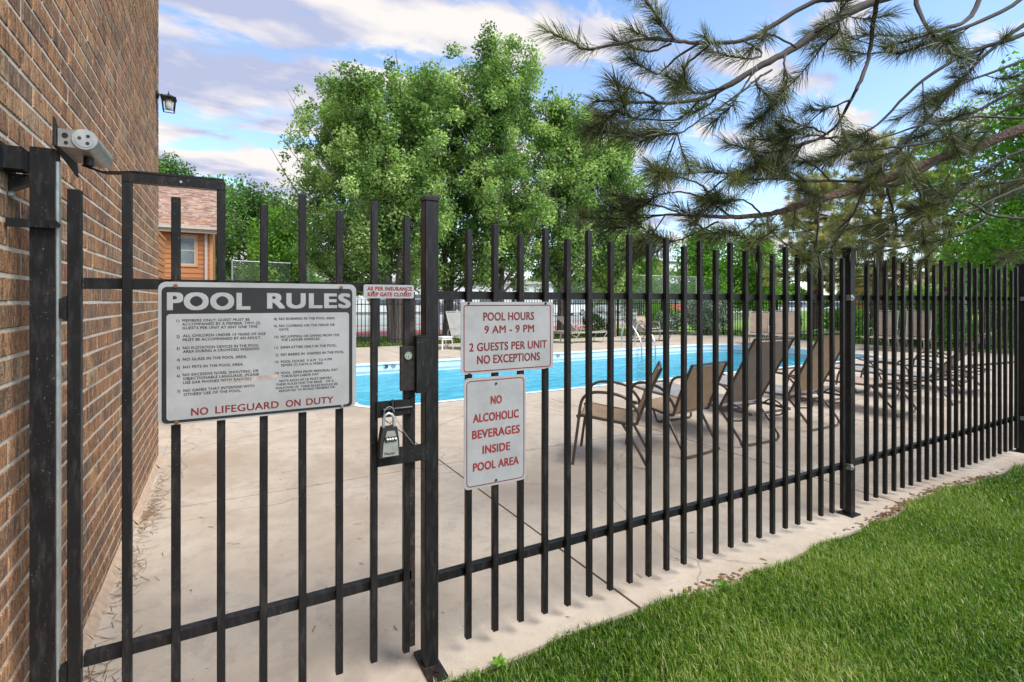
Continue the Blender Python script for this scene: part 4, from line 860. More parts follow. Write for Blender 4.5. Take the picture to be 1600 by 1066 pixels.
# ================================================================== HOUSES
def house(label, xf, yf, xw, depth, eave, ridge, wins, right_side=True):
    t = thing('siding_house', label, 'house', (xf, yf, 0)); x0, x1 = xf - xw, xf
    b = MB(); b.box((x0, yf + .03, 0), (x1 - .03, yf + depth, eave)); b.prism([(x0, eave), (x1 - .03, eave), (x1 - .03, eave + .02), (x0, eave + .02)], yf + .03, yf + depth)
    # gable end
    b.add([(x1 - .03, yf + .03, eave), (x1 - .03, yf + depth, eave), (x1 - .03, yf + depth / 2, ridge - .1)], [(0, 1, 2)]); mk('wall', b, SIDING, t)
    z = 1.2 if eave > 3.5 else .2
    while z < eave - .05:
        bo = MB(); segs = [(x0, x1)]
        for wx0, wx1, wz0, wz1 in wins:
            if z + .2 > wz0 - .1 and z < wz1 + .1:
                segs = [s2_ for a_, c_ in segs for s2_ in ((a_, min(c_, wx0 - .1)), (max(a_, wx1 + .1), c_)) if s2_[1] - s2_[0] > .05]
        for a_, c_ in segs:
            bo.add([(a_, yf + .03, z), (c_, yf + .03, z), (c_, yf - .012, z), (a_, yf - .012, z), (a_, yf + .03, z + .2), (c_, yf + .03, z + .2), (c_, yf + .012, z + .2), (a_, yf + .012, z + .2)],
                   [(0, 1, 2, 3), (3, 2, 6, 7), (4, 7, 6, 5), (1, 5, 6, 2), (0, 3, 7, 4)])
        mk('siding_board', bo, SIDING, t); z += .2
    for wx0, wx1, wz0, wz1 in wins:
        wf = MB(); w = .09
        for a_, c_ in (((wx0 - w, yf - .02, wz0 - w), (wx1 + w, yf + .028, wz0)), ((wx0 - w, yf - .02, wz1), (wx1 + w, yf + .028, wz1 + w)), ((wx0 - w, yf - .018, wz0), (wx0, yf + .028, wz1)), ((wx1, yf - .018, wz0), (wx1 + w, yf + .028, wz1))): wf.box(a_, c_)
        wo = mk('window', wf, TRIMO, t); s_ = MB(); f_ = .045; zm = (wz0 + wz1) / 2
        for a_, c_ in (((wx0, yf, wz0), (wx1, yf + .02, wz0 + f_)), ((wx0, yf, wz1 - f_), (wx1, yf + .02, wz1)), ((wx0, yf, wz0 + f_), (wx0 + f_, yf + .02, wz1 - f_)), ((wx1 - f_, yf, wz0 + f_), (wx1, yf + .02, wz1 - f_)), ((wx0 + f_, yf + .002, zm - .025), (wx1 - f_, yf + .018, zm + .025))): s_.box(a_, c_)
        mk('sash', s_, TRIM, wo); pn = MB(); pn.box((wx0 + f_, yf + .012, wz0 + f_), (wx1 - f_, yf + .016, wz1 - f_)); mk('pane', pn, GLASS, wo)
    # roof slabs + shingles
    ym = yf + depth / 2; ov = .4; sl_ = (ridge - eave) / (depth / 2); ze = eave - ov * sl_
    rf = MB(); rf.add([(x0, yf - ov, ze), (x1 + .3, yf - ov, ze), (x1 + .3, ym, ridge), (x0, ym, ridge), (x0, yf + depth + ov, ze), (x1 + .3, yf + depth + ov, ze)], [(0, 1, 2, 3), (3, 2, 5, 4)])
    rf.add([(x0, yf - ov, ze - .12), (x1 + .3, yf - ov, ze - .12), (x1 + .3, ym, ridge - .12), (x0, ym, ridge - .12)], [(3, 2, 1, 0)]); ro_ = mk('roof', rf, SHINGLE, t)
    sh = MB(); ln = math.hypot(depth / 2 + ov, ridge - ze); nr = int(ln / .16); dy, dz = (depth / 2 + ov) / ln, (ridge - ze) / ln
    for r_ in range(nr):
        s0 = r_ * .16; x = x0 + random.uniform(-.3, 0)
        while x < x1 + .3:
            w = random.uniform(.10, .28); xe = min(x + w, x1 + .3); up_ = random.uniform(.008, .03); nyv, nzv = -dz, dy
            def Q(s__, h_): return (yf - ov + dy * s__ + nyv * h_, ze + dz * s__ + nzv * h_)
            a1_, a2_, a3_ = Q(s0, up_), Q(s0 + .17, .008), Q(s0, 0)
            sh.add([(x, *a1_), (xe, *a1_), (xe, *a2_), (x, *a2_), (x, *a3_), (xe, *a3_)], [(0, 1, 2, 3), (4, 5, 1, 0)]); x = xe
    so_ = mk('shingles', sh, SHINGLE, ro_); so_['kind'] = 'stuff'
    gt = MB(); gt.box((x0, yf - ov - .12, ze - .13), (x1 + .3, yf - ov - .004, ze - .01)); mk('gutter', gt, TRIM, t)
    fs = MB(); fs.box((x0, yf - ov, ze - .28), (x1 + .3, yf - ov + .03, ze - .135)); mk('fascia', fs, TRIM, t)
    dn = MB(); dn.box((x1 - .30, yf - .10, 0), (x1 - .20, yf - .022, ze - .1)); dn.bar((x1 - .25, yf - .07, ze - .12), (x1 - .25, yf - ov, ze - .1), .08, .06); mk('downspout', dn, TRIM, t)
    co_ = MB(); co_.box((x1 - .12, yf - .018, 0), (x1 + .0, yf + .028, ze)); mk('corner_board', co_, TRIMO, t)
    return t
house('orange sided house with pinkish shingle roof seen through the gate hoop', -.42, 25.8, 12, 10, 4.75, 7.2, [(-1.75, -1.06, 2.95, 4.15), (-7, -6, 2.95, 4.15)])
hx = at(1430, 440, 36); xl, xr = onY(1396, 440, hx.y)[0], onY(1490, 440, hx.y)[0]; house('low orange house with salmon roof behind the right part of the fence', xr, hx.y, xr - xl, 2.4, 2.75, 3.7, [(xl + 3, xl + 4, 1.5, 2.3)])
hx = at(1590, 440, 34); xl, xr = onY(1585, 440, hx.y)[0], onY(1640, 440, hx.y)[0]; house('orange sided house at the right edge beyond the lawn', xr, hx.y, xr - xl, 2, 2.5, 3.2, [(xl + 3, xl + 4, 1.3, 2.1)])
# wooden slat screen beyond the brick wall corner
sc = thing('slat_screen', 'orange wooden slat screen just past the corner of the brick wall', 'privacy screen', (-.75, 7.4, 0))
for k in range(24): b = MB(); b.box((-.765, 5.7, .06 + k * .092), (-.745, 9.0, .135 + k * .092)); mk('slat', b, SIDING, sc)
for y in (5.75, 7.4, 8.95): b = MB(); b.box((-.83, y - .04, -.07), (-.767, y + .04, 2.30)); mk('post', b, SIDING, sc)
b = MB(); b.box((-.81, 5.68, 2.275), (-.735, 9.02, 2.31)); mk('cap_rail', b, SIDING, sc)
# white buildings far off
wb = thing('white_building', 'long low white building across the street behind the tree trunks', 'building', (10, 72, 0))
b = MB(); b.box((-20, 72, -.1), (48, 84, 4.2)); mk('wall', b, WALLW, wb); b = MB(); b.box((-20.4, 71.5, 4.2), (48.4, 84.4, 4.6)); mk('roof', b, TRIM, wb)
for k in range(11): b = MB(); b.box((-16 + k * 5.6, 71.93, .9), (-13.6 + k * 5.6, 71.998, 2.4)); mk('window', b, DARKW, wb)
ofp = at(1052, 430, 150); ob = thing('office_building', 'distant white office block with dark window bands between the trees', 'building', (ofp.x, ofp.y, 0))
b = MB(); b.box((ofp.x - 9, ofp.y, 0), (ofp.x + 30, ofp.y + 20, 12.6)); mk('wall', b, WALLW, ob)
for z in (1.6, 5.0, 8.4): b = MB(); b.box((ofp.x - 9.05, ofp.y - .1, z), (ofp.x + 30.05, ofp.y + 20.1, z + 1.7)); mk('window_band', b, DARKW, ob)
b = MB(); b.box((ofp.x - 9.4, ofp.y - .4, 12.6), (ofp.x + 30.4, ofp.y + 20.4, 13.0)); mk('roof_edge', b, DARKW, ob)

# ================================================================== PARKED CARS
def car(label, loc, rz, m, suv=False):
    t = thing('parked_car', label, 'car', loc, rz, 'cars parked beyond the pool'); Ln, Wd, Hh = 4.5, 1.78, (1.7 if suv else 1.42)
    body = [(-2.25, .35), (-2.22, .75), (-2.1, .92), (-1.0, 1.0), (1.9, 1.0 if not suv else 1.05), (2.2, .9), (2.25, .45), (2.15, .3), (-2.15, .28)] if not suv else [(-2.25, .35), (-2.22, .85), (-2.1, 1.02), (-1.05, 1.08), (2.2, 1.1), (2.25, .5), (2.15, .3), (-2.15, .28)]
    b = MB(); n_ = len(body)
    b.add([(x, y * Wd / 2 * (1 if zed < .8 else .96), zed) for y in (-1, 1) for x, zed in body], [tuple(range(n_)), tuple(range(2 * n_ - 1, n_ - 1, -1))] + [(i, i + n_, (i + 1) % n_ + n_, (i + 1) % n_) for i in range(n_)])
    bo = mk('body', b, m, t, world=False)
    cab = [(-1.05, 1.0), (-.35, Hh - .03), (.2, Hh), (1.0 if not suv else 1.75, Hh - .04), (1.75 if not suv else 2.12, 1.03)]
    b = MB(); n_ = len(cab); b.add([(x, y * Wd / 2 * (.93 if zed < 1.1 else .78), zed) for y in (-1, 1) for x, zed in cab], [tuple(range(n_)), tuple(range(2 * n_ - 1, n_ - 1, -1))] + [(i, i + n_, (i + 1) % n_ + n_, (i + 1) % n_) for i in range(n_)]); mk('window_glass', b, DARKW, t, world=False)
    b = MB(); b.prism([(-.35, Hh - .04), (.2, Hh + .01), (1.0 if not suv else 1.75, Hh - .03), (1.0 if not suv else 1.75, Hh - .07), (-.35, Hh - .08)], -Wd / 2 * .79, Wd / 2 * .79); mk('roof', b, m, t, world=False)
    b = MB()
    for s_ in (-1, 1):
        for xa in (.15,): b.bar((xa, s_ * Wd / 2 * .945, 1.0), (xa, s_ * Wd / 2 * .80, Hh - .03), .06, .09)
    mk('pillar', b, m, t, world=False)
    for xw in (-1.4, 1.35):
        for s_ in (-1, 1):
            b = MB(); b.cyl((xw, s_ * .72, .32), (xw, s_ * .91, .32), .32, 16); wh = mk('wheel', b, TIRE, t, world=False)
            b = MB(); b.cyl((xw, s_ * .905, .32), (xw, s_ * .915, .32), .2, 12); mk('rim', b, GALV, wh, world=False)
    for s_ in (-1, 1):
        b = MB(); b.box((-2.27, s_ * .7 - .15, .66), (-2.2, s_ * .7 + .15, .8)); mk('headlight', b, FROST, t, world=False)
    return t
def park(u, d, rz, lb, m, suv=False): p = at(u, 471, d); car(lb, (p.x, p.y, hill(p.x, p.y)), rz, m, suv)
park(692, 58, R(0), 'dark car partly hidden behind the hours sign, across the street', paint('charcoal_car_paint', (.05, .05, .06)))
park(885, 52, R(5), 'white van-like car parked behind the far grey lounger', paint('white_car_paint', (.7, .7, .7)), True)
park(960, 60, R(0), 'silver car parked across the street left of the ladder rails', paint('silver_car_paint', (.4, .42, .44)))
park(1057, 60, R(0), 'red car seen between fence bars right of the pool ladder', paint('red_car_paint', (.5, .03, .03)), True)
park(1240, 38, R(20), 'white car parked above the peach lounger at the pool end', paint('off_white_car_paint', (.62, .64, .68)))
park(1320, 40, R(15), 'pale blue car parked left of the low orange house', paint('pale_blue_car_paint', (.42, .5, .6)))
park(1565, 23, R(-30), 'maroon car parked behind the end of the near fence', paint('maroon_car_paint', (.30, .05, .04)))
park(1590, 29, R(-30), 'white tall car parked behind the maroon car', paint('white_suv_paint', (.7, .71, .73)), True)

# ================================================================== TREES
def rand_unit(n_):
    v = rng.normal(size=(n_, 3)); return v / np.linalg.norm(v, axis=1, keepdims=True)
def leaves_mesh(name, P, size, up=.5, asp=.62, tint=None, out=None):
    n_ = len(P); nrm = rand_unit(n_); nrm[:, 2] += up
    if out is not None: nrm += out * .6
    nrm /= np.linalg.norm(nrm, axis=1, keepdims=True)
    a = np.cross(nrm, rand_unit(n_)); a /= np.linalg.norm(a, axis=1, keepdims=True); b_ = np.cross(nrm, a)
    s_ = (size * rng.uniform(.6, 1.25, n_))[:, None]; fold = nrm * s_ * .18
    V = np.stack([P - a * s_ * .5, P + b_ * s_ * asp * .5 - fold, P + a * s_ * .5 - fold * .5, P - b_ * s_ * asp * .5 - fold], 1).reshape(-1, 3)
    i = np.arange(n_) * 4; Fc = np.concatenate([np.stack([i, i + 1, i + 2], 1), np.stack([i, i + 2, i + 3], 1)])
    tn = rng.uniform(.0, 1, n_) if tint is None else tint
    return np_mesh(name, V, Fc, np.concatenate([tn, tn]))
def tree(label, pos, H, rad, zb, nl, ls, lm, seed, upright=.75, limbs=30, trunk=.22, cat='tree', cl=(.45, .9), bark=None, name='leafy_tree', group=None, split=1, lean=(0, 0), nc=5):
    rs = random.Random(seed); x0, y0 = pos; t = thing(name, label, cat, (x0, y0, 0), 0, group)
    b = MB(); cls = []
    tops = []
    for s_ in range(split):
        a = 2 * math.pi * s_ / max(1, split) + rs.random(); sp_ = .18 * rad if split > 1 else 0
        P = []; k = 9
        for i in range(k):
            f_ = i / (k - 1); P.append(Vector((math.cos(a) * sp_ * (f_ * 1.6 + .12) + rs.uniform(-.05, .05) * H * .03 + lean[0] * f_, math.sin(a) * sp_ * (f_ * 1.6 + .12) + rs.uniform(-.05, .05) * H * .03 + lean[1] * f_, f_ * H * .93 - .05)))
        b.tube(P, [trunk / (1 if split == 1 else 1.4) * (1 - .93 * (i / (k - 1)) ** .8) * (1.25 if i == 0 else 1) for i in range(k)], 8); tops.append(P)
    for l in range(limbs):
        P = tops[l % split]; hf = (zb / H) * .75 + (.93 - (zb / H) * .75) * ((l + rs.random()) / limbs); z = hf * H
        i = min(int(hf / .93 * 8), 7); st_ = P[i].lerp(P[i + 1], min(1, hf / .93 * 8 - i)); az = l * 2.39996 + rs.uniform(-.4, .4)
        hr_ = (z - zb * .7) / (H - zb * .7); prof = math.sin(math.pi * min(1, (hr_ * .80 + .20)) ** .85) ** .7 if hr_ < 1 else .1
        reach = rad * max(.18, prof) * rs.uniform(.6, 1.18); rise = reach * upright * rs.uniform(.7, 1.5)
        if z + rise > H: rise = max(.2, H - z)
        e_ = st_ + Vector((math.cos(az) * reach, math.sin(az) * reach, rise)); mid = st_.lerp(e_, .5) - Vector((0, 0, rise * .12))
        Q = curve_pts([st_, mid, e_], 4); r0 = trunk * .30 * (1 - hf * .7); b.tube(Q, [r0 * (1 - .85 * k_ / (len(Q) - 1)) for k_ in range(len(Q))], 5, False)
        for c_ in range(nc):
            f_ = .25 + .75 * (c_ + rs.random() * .6) / nc; ctr = Q[min(len(Q) - 1, int(f_ * (len(Q) - 1)))] + Vector([rs.uniform(-.5, .5) * rad * .3 for _ in range(3)]); cr_ = rs.uniform(*cl) * (1.15 - .35 * f_)
            cls.append((ctr, cr_)); b.tube([Q[min(len(Q) - 1, int(f_ * (len(Q) - 1)))], ctr], [r0 * .25, r0 * .1], 4, False)
    mk('trunk', b, bark or BARK, t, world=False, smooth=True)
    w = np.array([c_[1] ** 2 for c_ in cls]); w /= w.sum(); idx = rng.choice(len(cls), nl, p=w)
    ctr = np.array([c_[0][:] for c_ in cls])[idx]; cr_ = np.array([c_[1] for c_ in cls])[idx]
    u_ = rand_unit(nl); rr_ = rng.uniform(0, 1, nl) ** .45; Pn = ctr + u_ * (cr_ * rr_)[:, None] * np.array([1, 1, .95])
    keep = Pn[:, 2] > zb * (.78 if nc > 5 else .62) + .25 * np.sin(Pn[:, 0] * 3); Pn = Pn[keep]; u_ = u_[keep]
    ctint = rng.uniform(.0, .75, len(cls))[idx][keep] + rng.uniform(-.1, .3, len(Pn))
    me = leaves_mesh('crown', Pn, ls, .5, .62, np.clip(ctint, 0, 1), u_); o = link('crown', me, lm, t); return t
def gp(u, d): p = at(u, 471, d); return (p.x, p.y)
GT = 'row of pear trees beyond the far pool fence'
PT = dict(group=GT, name='pear_tree', cl=(.20, .55), nc=10)
tree('broad pear tree with several trunks, second from the left of the row behind the pool', gp(618, 17.4), 9.1, 2.5, 2.1, 66000, .112, LEAF, 11, .95, 52, .26, split=3, **PT)
tree('tall pear tree with the highest top, in the middle of the row', gp(778, 19.0), 10.5, 2.5, 2.2, 63000, .118, LEAF, 12, 1.05, 50, .22, split=2, **PT)
tree('pear tree between the broad one and the tallest one', gp(700, 20.0), 9.9, 2.0, 2.2, 35000, .118, LEAF, 16, 1.1, 40, .2, split=2, **PT)
tree('thinner pear tree right of the tallest one in the row', gp(876, 20.5), 9.3, 2.3, 2.3, 42000, .12, LEAF, 13, 1.1, 44, .2, split=2, **PT)
tree('rightmost pear tree of the row, next to the open sky', gp(955, 20.5), 8.0, 1.9, 2.0, 31000, .12, LEAF, 14, .9, 38, .18, **PT)
tree('leftmost pear tree of the row, its crown reaching low to the left', gp(537, 19.5), 9.9, 2.45, 1.8, 47000, .118, LEAF, 15, .9, 46, .2, **PT)
GB = 'broadleaf trees in the background'
tree('dark green tree right behind the orange house roof', gp(395, 33), 8.5, 3.6, 1.2, 20000, .19, LEAF3, 21, .6, 34, .3, group=GB, cl=(.6, 1.2))
tree('green tree left of the pear trees, lower than the house tree', gp(455, 27), 6.3, 2.6, .8, 15000, .17, LEAF2, 22, .5, 28, .2, group=GB, cl=(.5, .9))
tree('tall tree showing over the roof beside the brick wall corner', gp(262, 42), 13.2, 4.0, 3.0, 15000, .25, LEAF3, 23, .6, 30, .3, group=GB, cl=(.8, 1.4))
tree('tree peeping over the ridge of the orange house', gp(320, 43), 11.6, 4.5, 3.0, 16000, .25, LEAF2, 24, .5, 30, .3, group=GB, cl=(.8, 1.4))
tree('small bright tree right of the distant office block', gp(1100, 36), 6.2, 2.8, 1.0, 14000, .19, LEAF2, 25, .6, 28, .2, group=GB, cl=(.6, 1.0))
tree('bright tree beyond the court, left of the olive pines', gp(1180, 36), 5.9, 3.0, .8, 14000, .19, LEAF2, 26, .5, 28, .2, group=GB, cl=(.6, 1.0))
tree('tree with light green leaves at the right edge behind the pine boughs', gp(1640, 15), 8.2, 3.1, 1.9, 30000, .14, LEAF2, 27, .5, 36, .25, group=GB, cl=(.5, .9))
tree('small light green tree hanging over the fence end', gp(1560, 19), 4.3, 2.2, 1.9, 12000, .14, LEAF2, 28, .3, 24, .16, group=GB, cl=(.4, .8))
tree('low green tree behind the court fence left of the office block', gp(1000, 40), 5.0, 2.4, .8, 9000, .2, LEAF2, 29, .5, 24, .2, group=GB, cl=(.6, 1.0))
# background pines
def needle_clump_tree(label, pos, H, rad, zb, nn, seed):
    rs = random.Random(seed); t = thing('pine_tree', label, 'pine tree', (pos[0], pos[1], 0), 0, 'olive pines in the background'); b = MB(); cls = []
    P = [Vector((rs.uniform(-.1, .1), rs.uniform(-.1, .1), H * i / 8)) for i in range(9)]; b.tube(P, [.24 * (1 - .9 * i / 8) for i in range(9)], 8)
    for l in range(46):
        f_ = (l + rs.random()) / 46; z = zb + (H - zb) * f_; az = l * 2.4 + rs.random(); reach = rad * (1 - f_ * .75) * rs.uniform(.6, 1.1); st_ = Vector((0, 0, z)); e_ = st_ + Vector((math.cos(az) * reach, math.sin(az) * reach, reach * rs.uniform(-.1, .35)))
        b.tube([st_, st_.lerp(e_, .5) + Vector((0, 0, -.1)), e_], [.05, .03, .012], 5, False)
        for k in range(9): c_ = st_.lerp(e_, .3 + .7 * rs.random()) + Vector([rs.uniform(-.4, .4) for _ in range(3)]); cls.append((c_, rs.uniform(.16, .32)))
    mk('trunk', b, PBARK, t, world=False, smooth=True)
    idx = rng.integers(0, len(cls), nn); ctr = np.array([c_[0][:] for c_ in cls])[idx]; d = rand_unit(nn); d[:, 2] += .3; d /= np.linalg.norm(d, axis=1, keepdims=True); ln = np.array([c_[1] for c_ in cls])[idx][:, None]
    sd_ = np.cross(d, rand_unit(nn)); sd_ /= np.linalg.norm(sd_, axis=1, keepdims=True); w = .011
    V = np.stack([ctr + d * ln * .15 - sd_ * w, ctr + d * ln * .15 + sd_ * w, ctr + d * ln], 1).reshape(-1, 3); Fc = np.arange(nn * 3).reshape(-1, 3)
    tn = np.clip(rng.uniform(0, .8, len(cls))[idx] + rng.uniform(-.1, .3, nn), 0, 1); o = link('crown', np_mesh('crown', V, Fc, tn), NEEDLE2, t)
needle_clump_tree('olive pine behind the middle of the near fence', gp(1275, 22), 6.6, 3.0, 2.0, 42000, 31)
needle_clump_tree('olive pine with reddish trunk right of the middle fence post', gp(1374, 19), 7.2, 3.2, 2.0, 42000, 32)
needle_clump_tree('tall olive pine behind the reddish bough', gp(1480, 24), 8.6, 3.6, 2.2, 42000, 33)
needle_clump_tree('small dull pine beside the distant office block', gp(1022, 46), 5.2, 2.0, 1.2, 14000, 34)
# shrubs
def shrub(label, ctr, sx, sy, sz, nl, ls, lm, stems=8, name='shrub', cat='shrub', tall=0):
    t = thing(name, label, cat, (ctr[0], ctr[1], max(0, hill(*ctr)))); b = MB(); rs = random.Random(nl)
    for k in range(stems): a = rs.random() * 6.28; b.tube([(math.cos(a) * .1, math.sin(a) * .1, -.05), (math.cos(a) * sx * .5, math.sin(a) * sy * .5, sz * 1.2)], [.02, .008], 5)
    mk('stem', b, BARK, t, world=False); u_ = rand_unit(nl); r_ = rng.uniform(0, 1, nl)[:, None] ** .4; P = u_ * r_ * np.array([sx, sy, sz]) + np.array([0, 0, sz * .95]); lump = np.sin(P[:, 0] * 5 + P[:, 2] * 4) * .08; P += u_ * lump[:, None]; P = P[P[:, 2] > .03]
    link('foliage', leaves_mesh('foliage', P, ls, .3), lm, t)
p = ground(1150, 525); shrub('silvery leaved vine climbing the fence at the far right corner', (17.75, 15.0), 1.0, 1.0, .95, 9000, .075, SILVER, name='climbing_vine', cat='vine')
shrub('silvery shrub along the far fence, left of the corner vine', (16.3, 15.82), .9, .16, .52, 4000, .07, SILVER)
shrub('bright green bush behind the far fence, left of the silvery shrubs', (17.3, 17.2), 1.1, .6, .7, 4500, .08, LEAF2)
shrub('dark green bush behind the wheeled grey lounger', (13.0, 16.5), .6, .4, .5, 2500, .07, LEAF3)
shrub('yellow green bushes past the right end fence', (19.6, 8.3), .7, 1.6, .5, 5000, .08, LEAF2)
for k, (x_, y_, w_, h_) in enumerate(((20.6, 13.6, 1.0, .55), (21.6, 11.5, 1.1, .6), (22.5, 6.5, 1.2, .6), (24.5, 9.5, 1.3, .65), (27, 12.5, 1.4, .7), (24, 4.2, 1.2, .6), (29, 8.5, 1.5, .8), (31.5, 12.5, 1.6, .8))):
    shrub(['low green bush nearest the corner vine on the slope', 'low green bush above the angled fence piece', 'low green bush by the foot of the stair handrail', 'round green bush halfway up the slope', 'round green bush high on the slope before the low orange house', 'low bush at the right end of the slope foot', 'large green bush on the slope crest', 'large green bush on the crest beside the orange house'][k], (x_, y_), w_, w_ * .8, h_, 3800, .095, LEAF2 if k % 2 else LEAF3)
# far-off wood closing the horizon
nl = 60000; ang = rng.uniform(-.35, 1.75, nl); dist = rng.uniform(120, 150, nl); hgt = (6 + 3.0 * np.sin(ang * 23) + 2.0 * np.sin(ang * 57 + 1)); z = hgt * rng.uniform(0, 1, nl) ** .7
P = np.stack([np.sin(ang) * dist, np.cos(ang) * dist, z], 1)
fw = link('far_wood', leaves_mesh('far_wood', P, 1.1, .4), LEAF3); tag(fw, 'dark green line of far-off trees along the horizon', 'trees', kind='stuff')

# ================================================================== FOREGROUND PINE
pine = thing('pine_tree', 'big long-needled pine reaching in from the upper right over the fence', 'pine tree', (6.4, .3, 0))
def Z(x, y): return (820 + x / 2.051, y / 2.051)
segs = []      # (points, radii)
def limb(pts, d0, d1, r0, r1, name='branch'):
    n_ = len(pts); P = [at(*Z(*p), d0 + (d1 - d0) * i / (n_ - 1) + .10 * math.sin(i * 1.9 + p[0] * .01)) for i, p in enumerate(pts)]
    Q = curve_pts(P, 5); Q = [q_ + Vector([random.uniform(-.004, .004) for _ in range(3)]) for q_ in Q]
    segs.append((Q, [r0 + (r1 - r0) * (i / (len(Q) - 1)) ** .8 for i in range(len(Q))])); return Q
tp = []
tr_ = MB(); tr_.tube([(6.4, .3, -.1), (6.38, .32, 1.2), (6.3, .4, 2.4), (6.25, .4, 4.5), (6.3, .35, 8.5)], [.27, .22, .20, .17, .06], 12); mk('trunk', tr_, PBARK, pine, smooth=True)
tipsegs = []   # polylines that carry needles: (Q, from fraction, density)
A_ = limb([(1600, -150), (1350, -60), (1130, 0), (1000, 60), (870, 150), (760, 210), (640, 280), (560, 320), (430, 330), (230, 322)], 4.2, 2.9, .045, .006); tipsegs.append((A_, .80))
B_ = limb([(1180, -40), (1040, -5), (930, 5), (780, 90), (700, 130), (560, 140), (480, 130), (380, 125), (210, 157), (140, 130), (70, 100)], 3.6, 2.65, .022, .004); tipsegs.append((B_, .86))
def twig(pts, d0, d1, frac=.55, r0=.007):
    a_, b_ = pts[-2], pts[-1]; l_ = math.hypot(b_[0] - a_[0], b_[1] - a_[1]); pts = pts + [(b_[0] + (b_[0] - a_[0]) / l_ * 55, b_[1] + (b_[1] - a_[1]) / l_ * 55 - 8)]
    q_ = limb(pts, d0, d1, r0, .003); tipsegs.append((q_, frac)); return q_
twig([(480, 128), (440, 70), (400, 20)], 2.8, 2.75, .35); twig([(400, 20), (370, -20), (340, -50)], 2.75, 2.7, .1)
twig([(560, 140), (480, 190), (430, 235), (380, 215)], 2.85, 2.8, .45); twig([(470, 140), (400, 165), (340, 150)], 2.8, 2.75, .3)
twig([(590, 145), (520, 210), (500, 260)], 2.9, 2.85, .5); twig([(700, 130), (760, 170), (720, 190), (640, 175)], 2.95, 2.85, .5)
twig([(870, 150), (780, 110), (760, 130)], 3.1, 3.0, .3); twig([(1000, 60), (1010, 90), (960, 140)], 3.2, 3.1, .2); twig([(930, 105), (990, 70), (1010, 40)], 3.2, 3.15, .3)
twig([(840, 170), (830, 200), (840, 260), (815, 320), (760, 370)], 3.1, 3.0, .55); twig([(740, 225), (700, 280), (670, 330), (640, 360)], 3.0, 2.95, .5)
twig([(760, 240), (700, 290), (570, 380), (500, 425), (440, 425)], 3.0, 2.85, .75); twig([(640, 280), (560, 300), (500, 270)], 2.95, 2.85, .3)
twig([(560, 320), (500, 380), (400, 385), (340, 375)], 2.9, 2.8, .4); twig([(430, 330), (380, 300), (330, 285)], 2.85, 2.8, .3); twig([(330, 327), (280, 370), (250, 390)], 2.85, 2.8, .4)
twig([(790, 225), (740, 260), (760, 290)], 3.0, 2.95, .3); twig([(620, 290), (600, 330), (560, 350)], 2.95, 2.9, .2)
# vertical grey branch and its fan to the left
D_ = limb([(1135, -20), (1115, 80), (1105, 170), (1075, 260), (1050, 310), (1000, 400), (930, 450), (850, 470), (780, 488)], 3.2, 3.2, .016, .005); tipsegs.append((D_, .86))
twig([(1050, 320), (990, 340), (950, 350)], 3.2, 3.15, .3); twig([(970, 430), (920, 410), (880, 400)], 3.2, 3.15, .3); twig([(780, 488), (730, 480), (700, 475)], 3.2, 3.15, .1)
# heavy reddish limb
E_ = limb([(1900, 250), (1700, 370), (1550, 430), (1440, 475), (1350, 500), (1220, 550), (1120, 590), (1000, 625), (900, 650), (820, 678), (740, 692), (660, 695), (560, 690)], 4.6, 3.1, .052, .011, 'branch')
twig([(660, 695), (580, 640), (500, 615), (440, 625), (400, 640)], 3.1, 2.95, .5); twig([(560, 690), (450, 690), (350, 700), (230, 700)], 3.1, 2.9, .35); twig([(520, 690), (430, 660), (330, 640)], 3.05, 2.9, .3)
twig([(600, 640), (560, 590), (500, 570), (455, 560)], 3.05, 2.95, .4); twig([(620, 710), (560, 740), (490, 770), (420, 775)], 3.1, 3.0, .45); twig([(560, 640), (620, 590), (650, 560), (600, 550)], 3.1, 3.0, .5)
twig([(760, 690), (700, 640), (620, 650)], 3.15, 3.05, .4); twig([(780, 695), (790, 740), (850, 790), (890, 802)], 3.2, 3.2, .9, .009); twig([(800, 755), (760, 770), (700, 760)], 3.2, 3.15, .3); twig([(740, 700), (700, 740), (640, 750)], 3.15, 3.1, .3)
# long arched twigs over the limb
F_ = limb([(1350, 500), (1200, 590), (1100, 585), (980, 580), (880, 580), (800, 572), (720, 575), (690, 560), (740, 540)], 3.8, 3.2, .014, .004); tipsegs.append((F_, .85))
twig([(900, 580), (840, 545), (770, 538), (700, 550), (640, 600), (610, 620)], 3.3, 3.15, .75); twig([(980, 580), (940, 540), (900, 520), (850, 520)], 3.4, 3.3, .4); twig([(1000, 440), (900, 455), (820, 500), (730, 540)], 3.3, 3.2, .5)
twig([(1480, 420), (1330, 450), (1200, 470), (1060, 480), (960, 440), (880, 430)], 3.9, 3.3, .6, .009); twig([(1600, 380), (1450, 375), (1300, 395), (1180, 430), (1060, 470), (960, 510)], 4.0, 3.3, .55, .010)
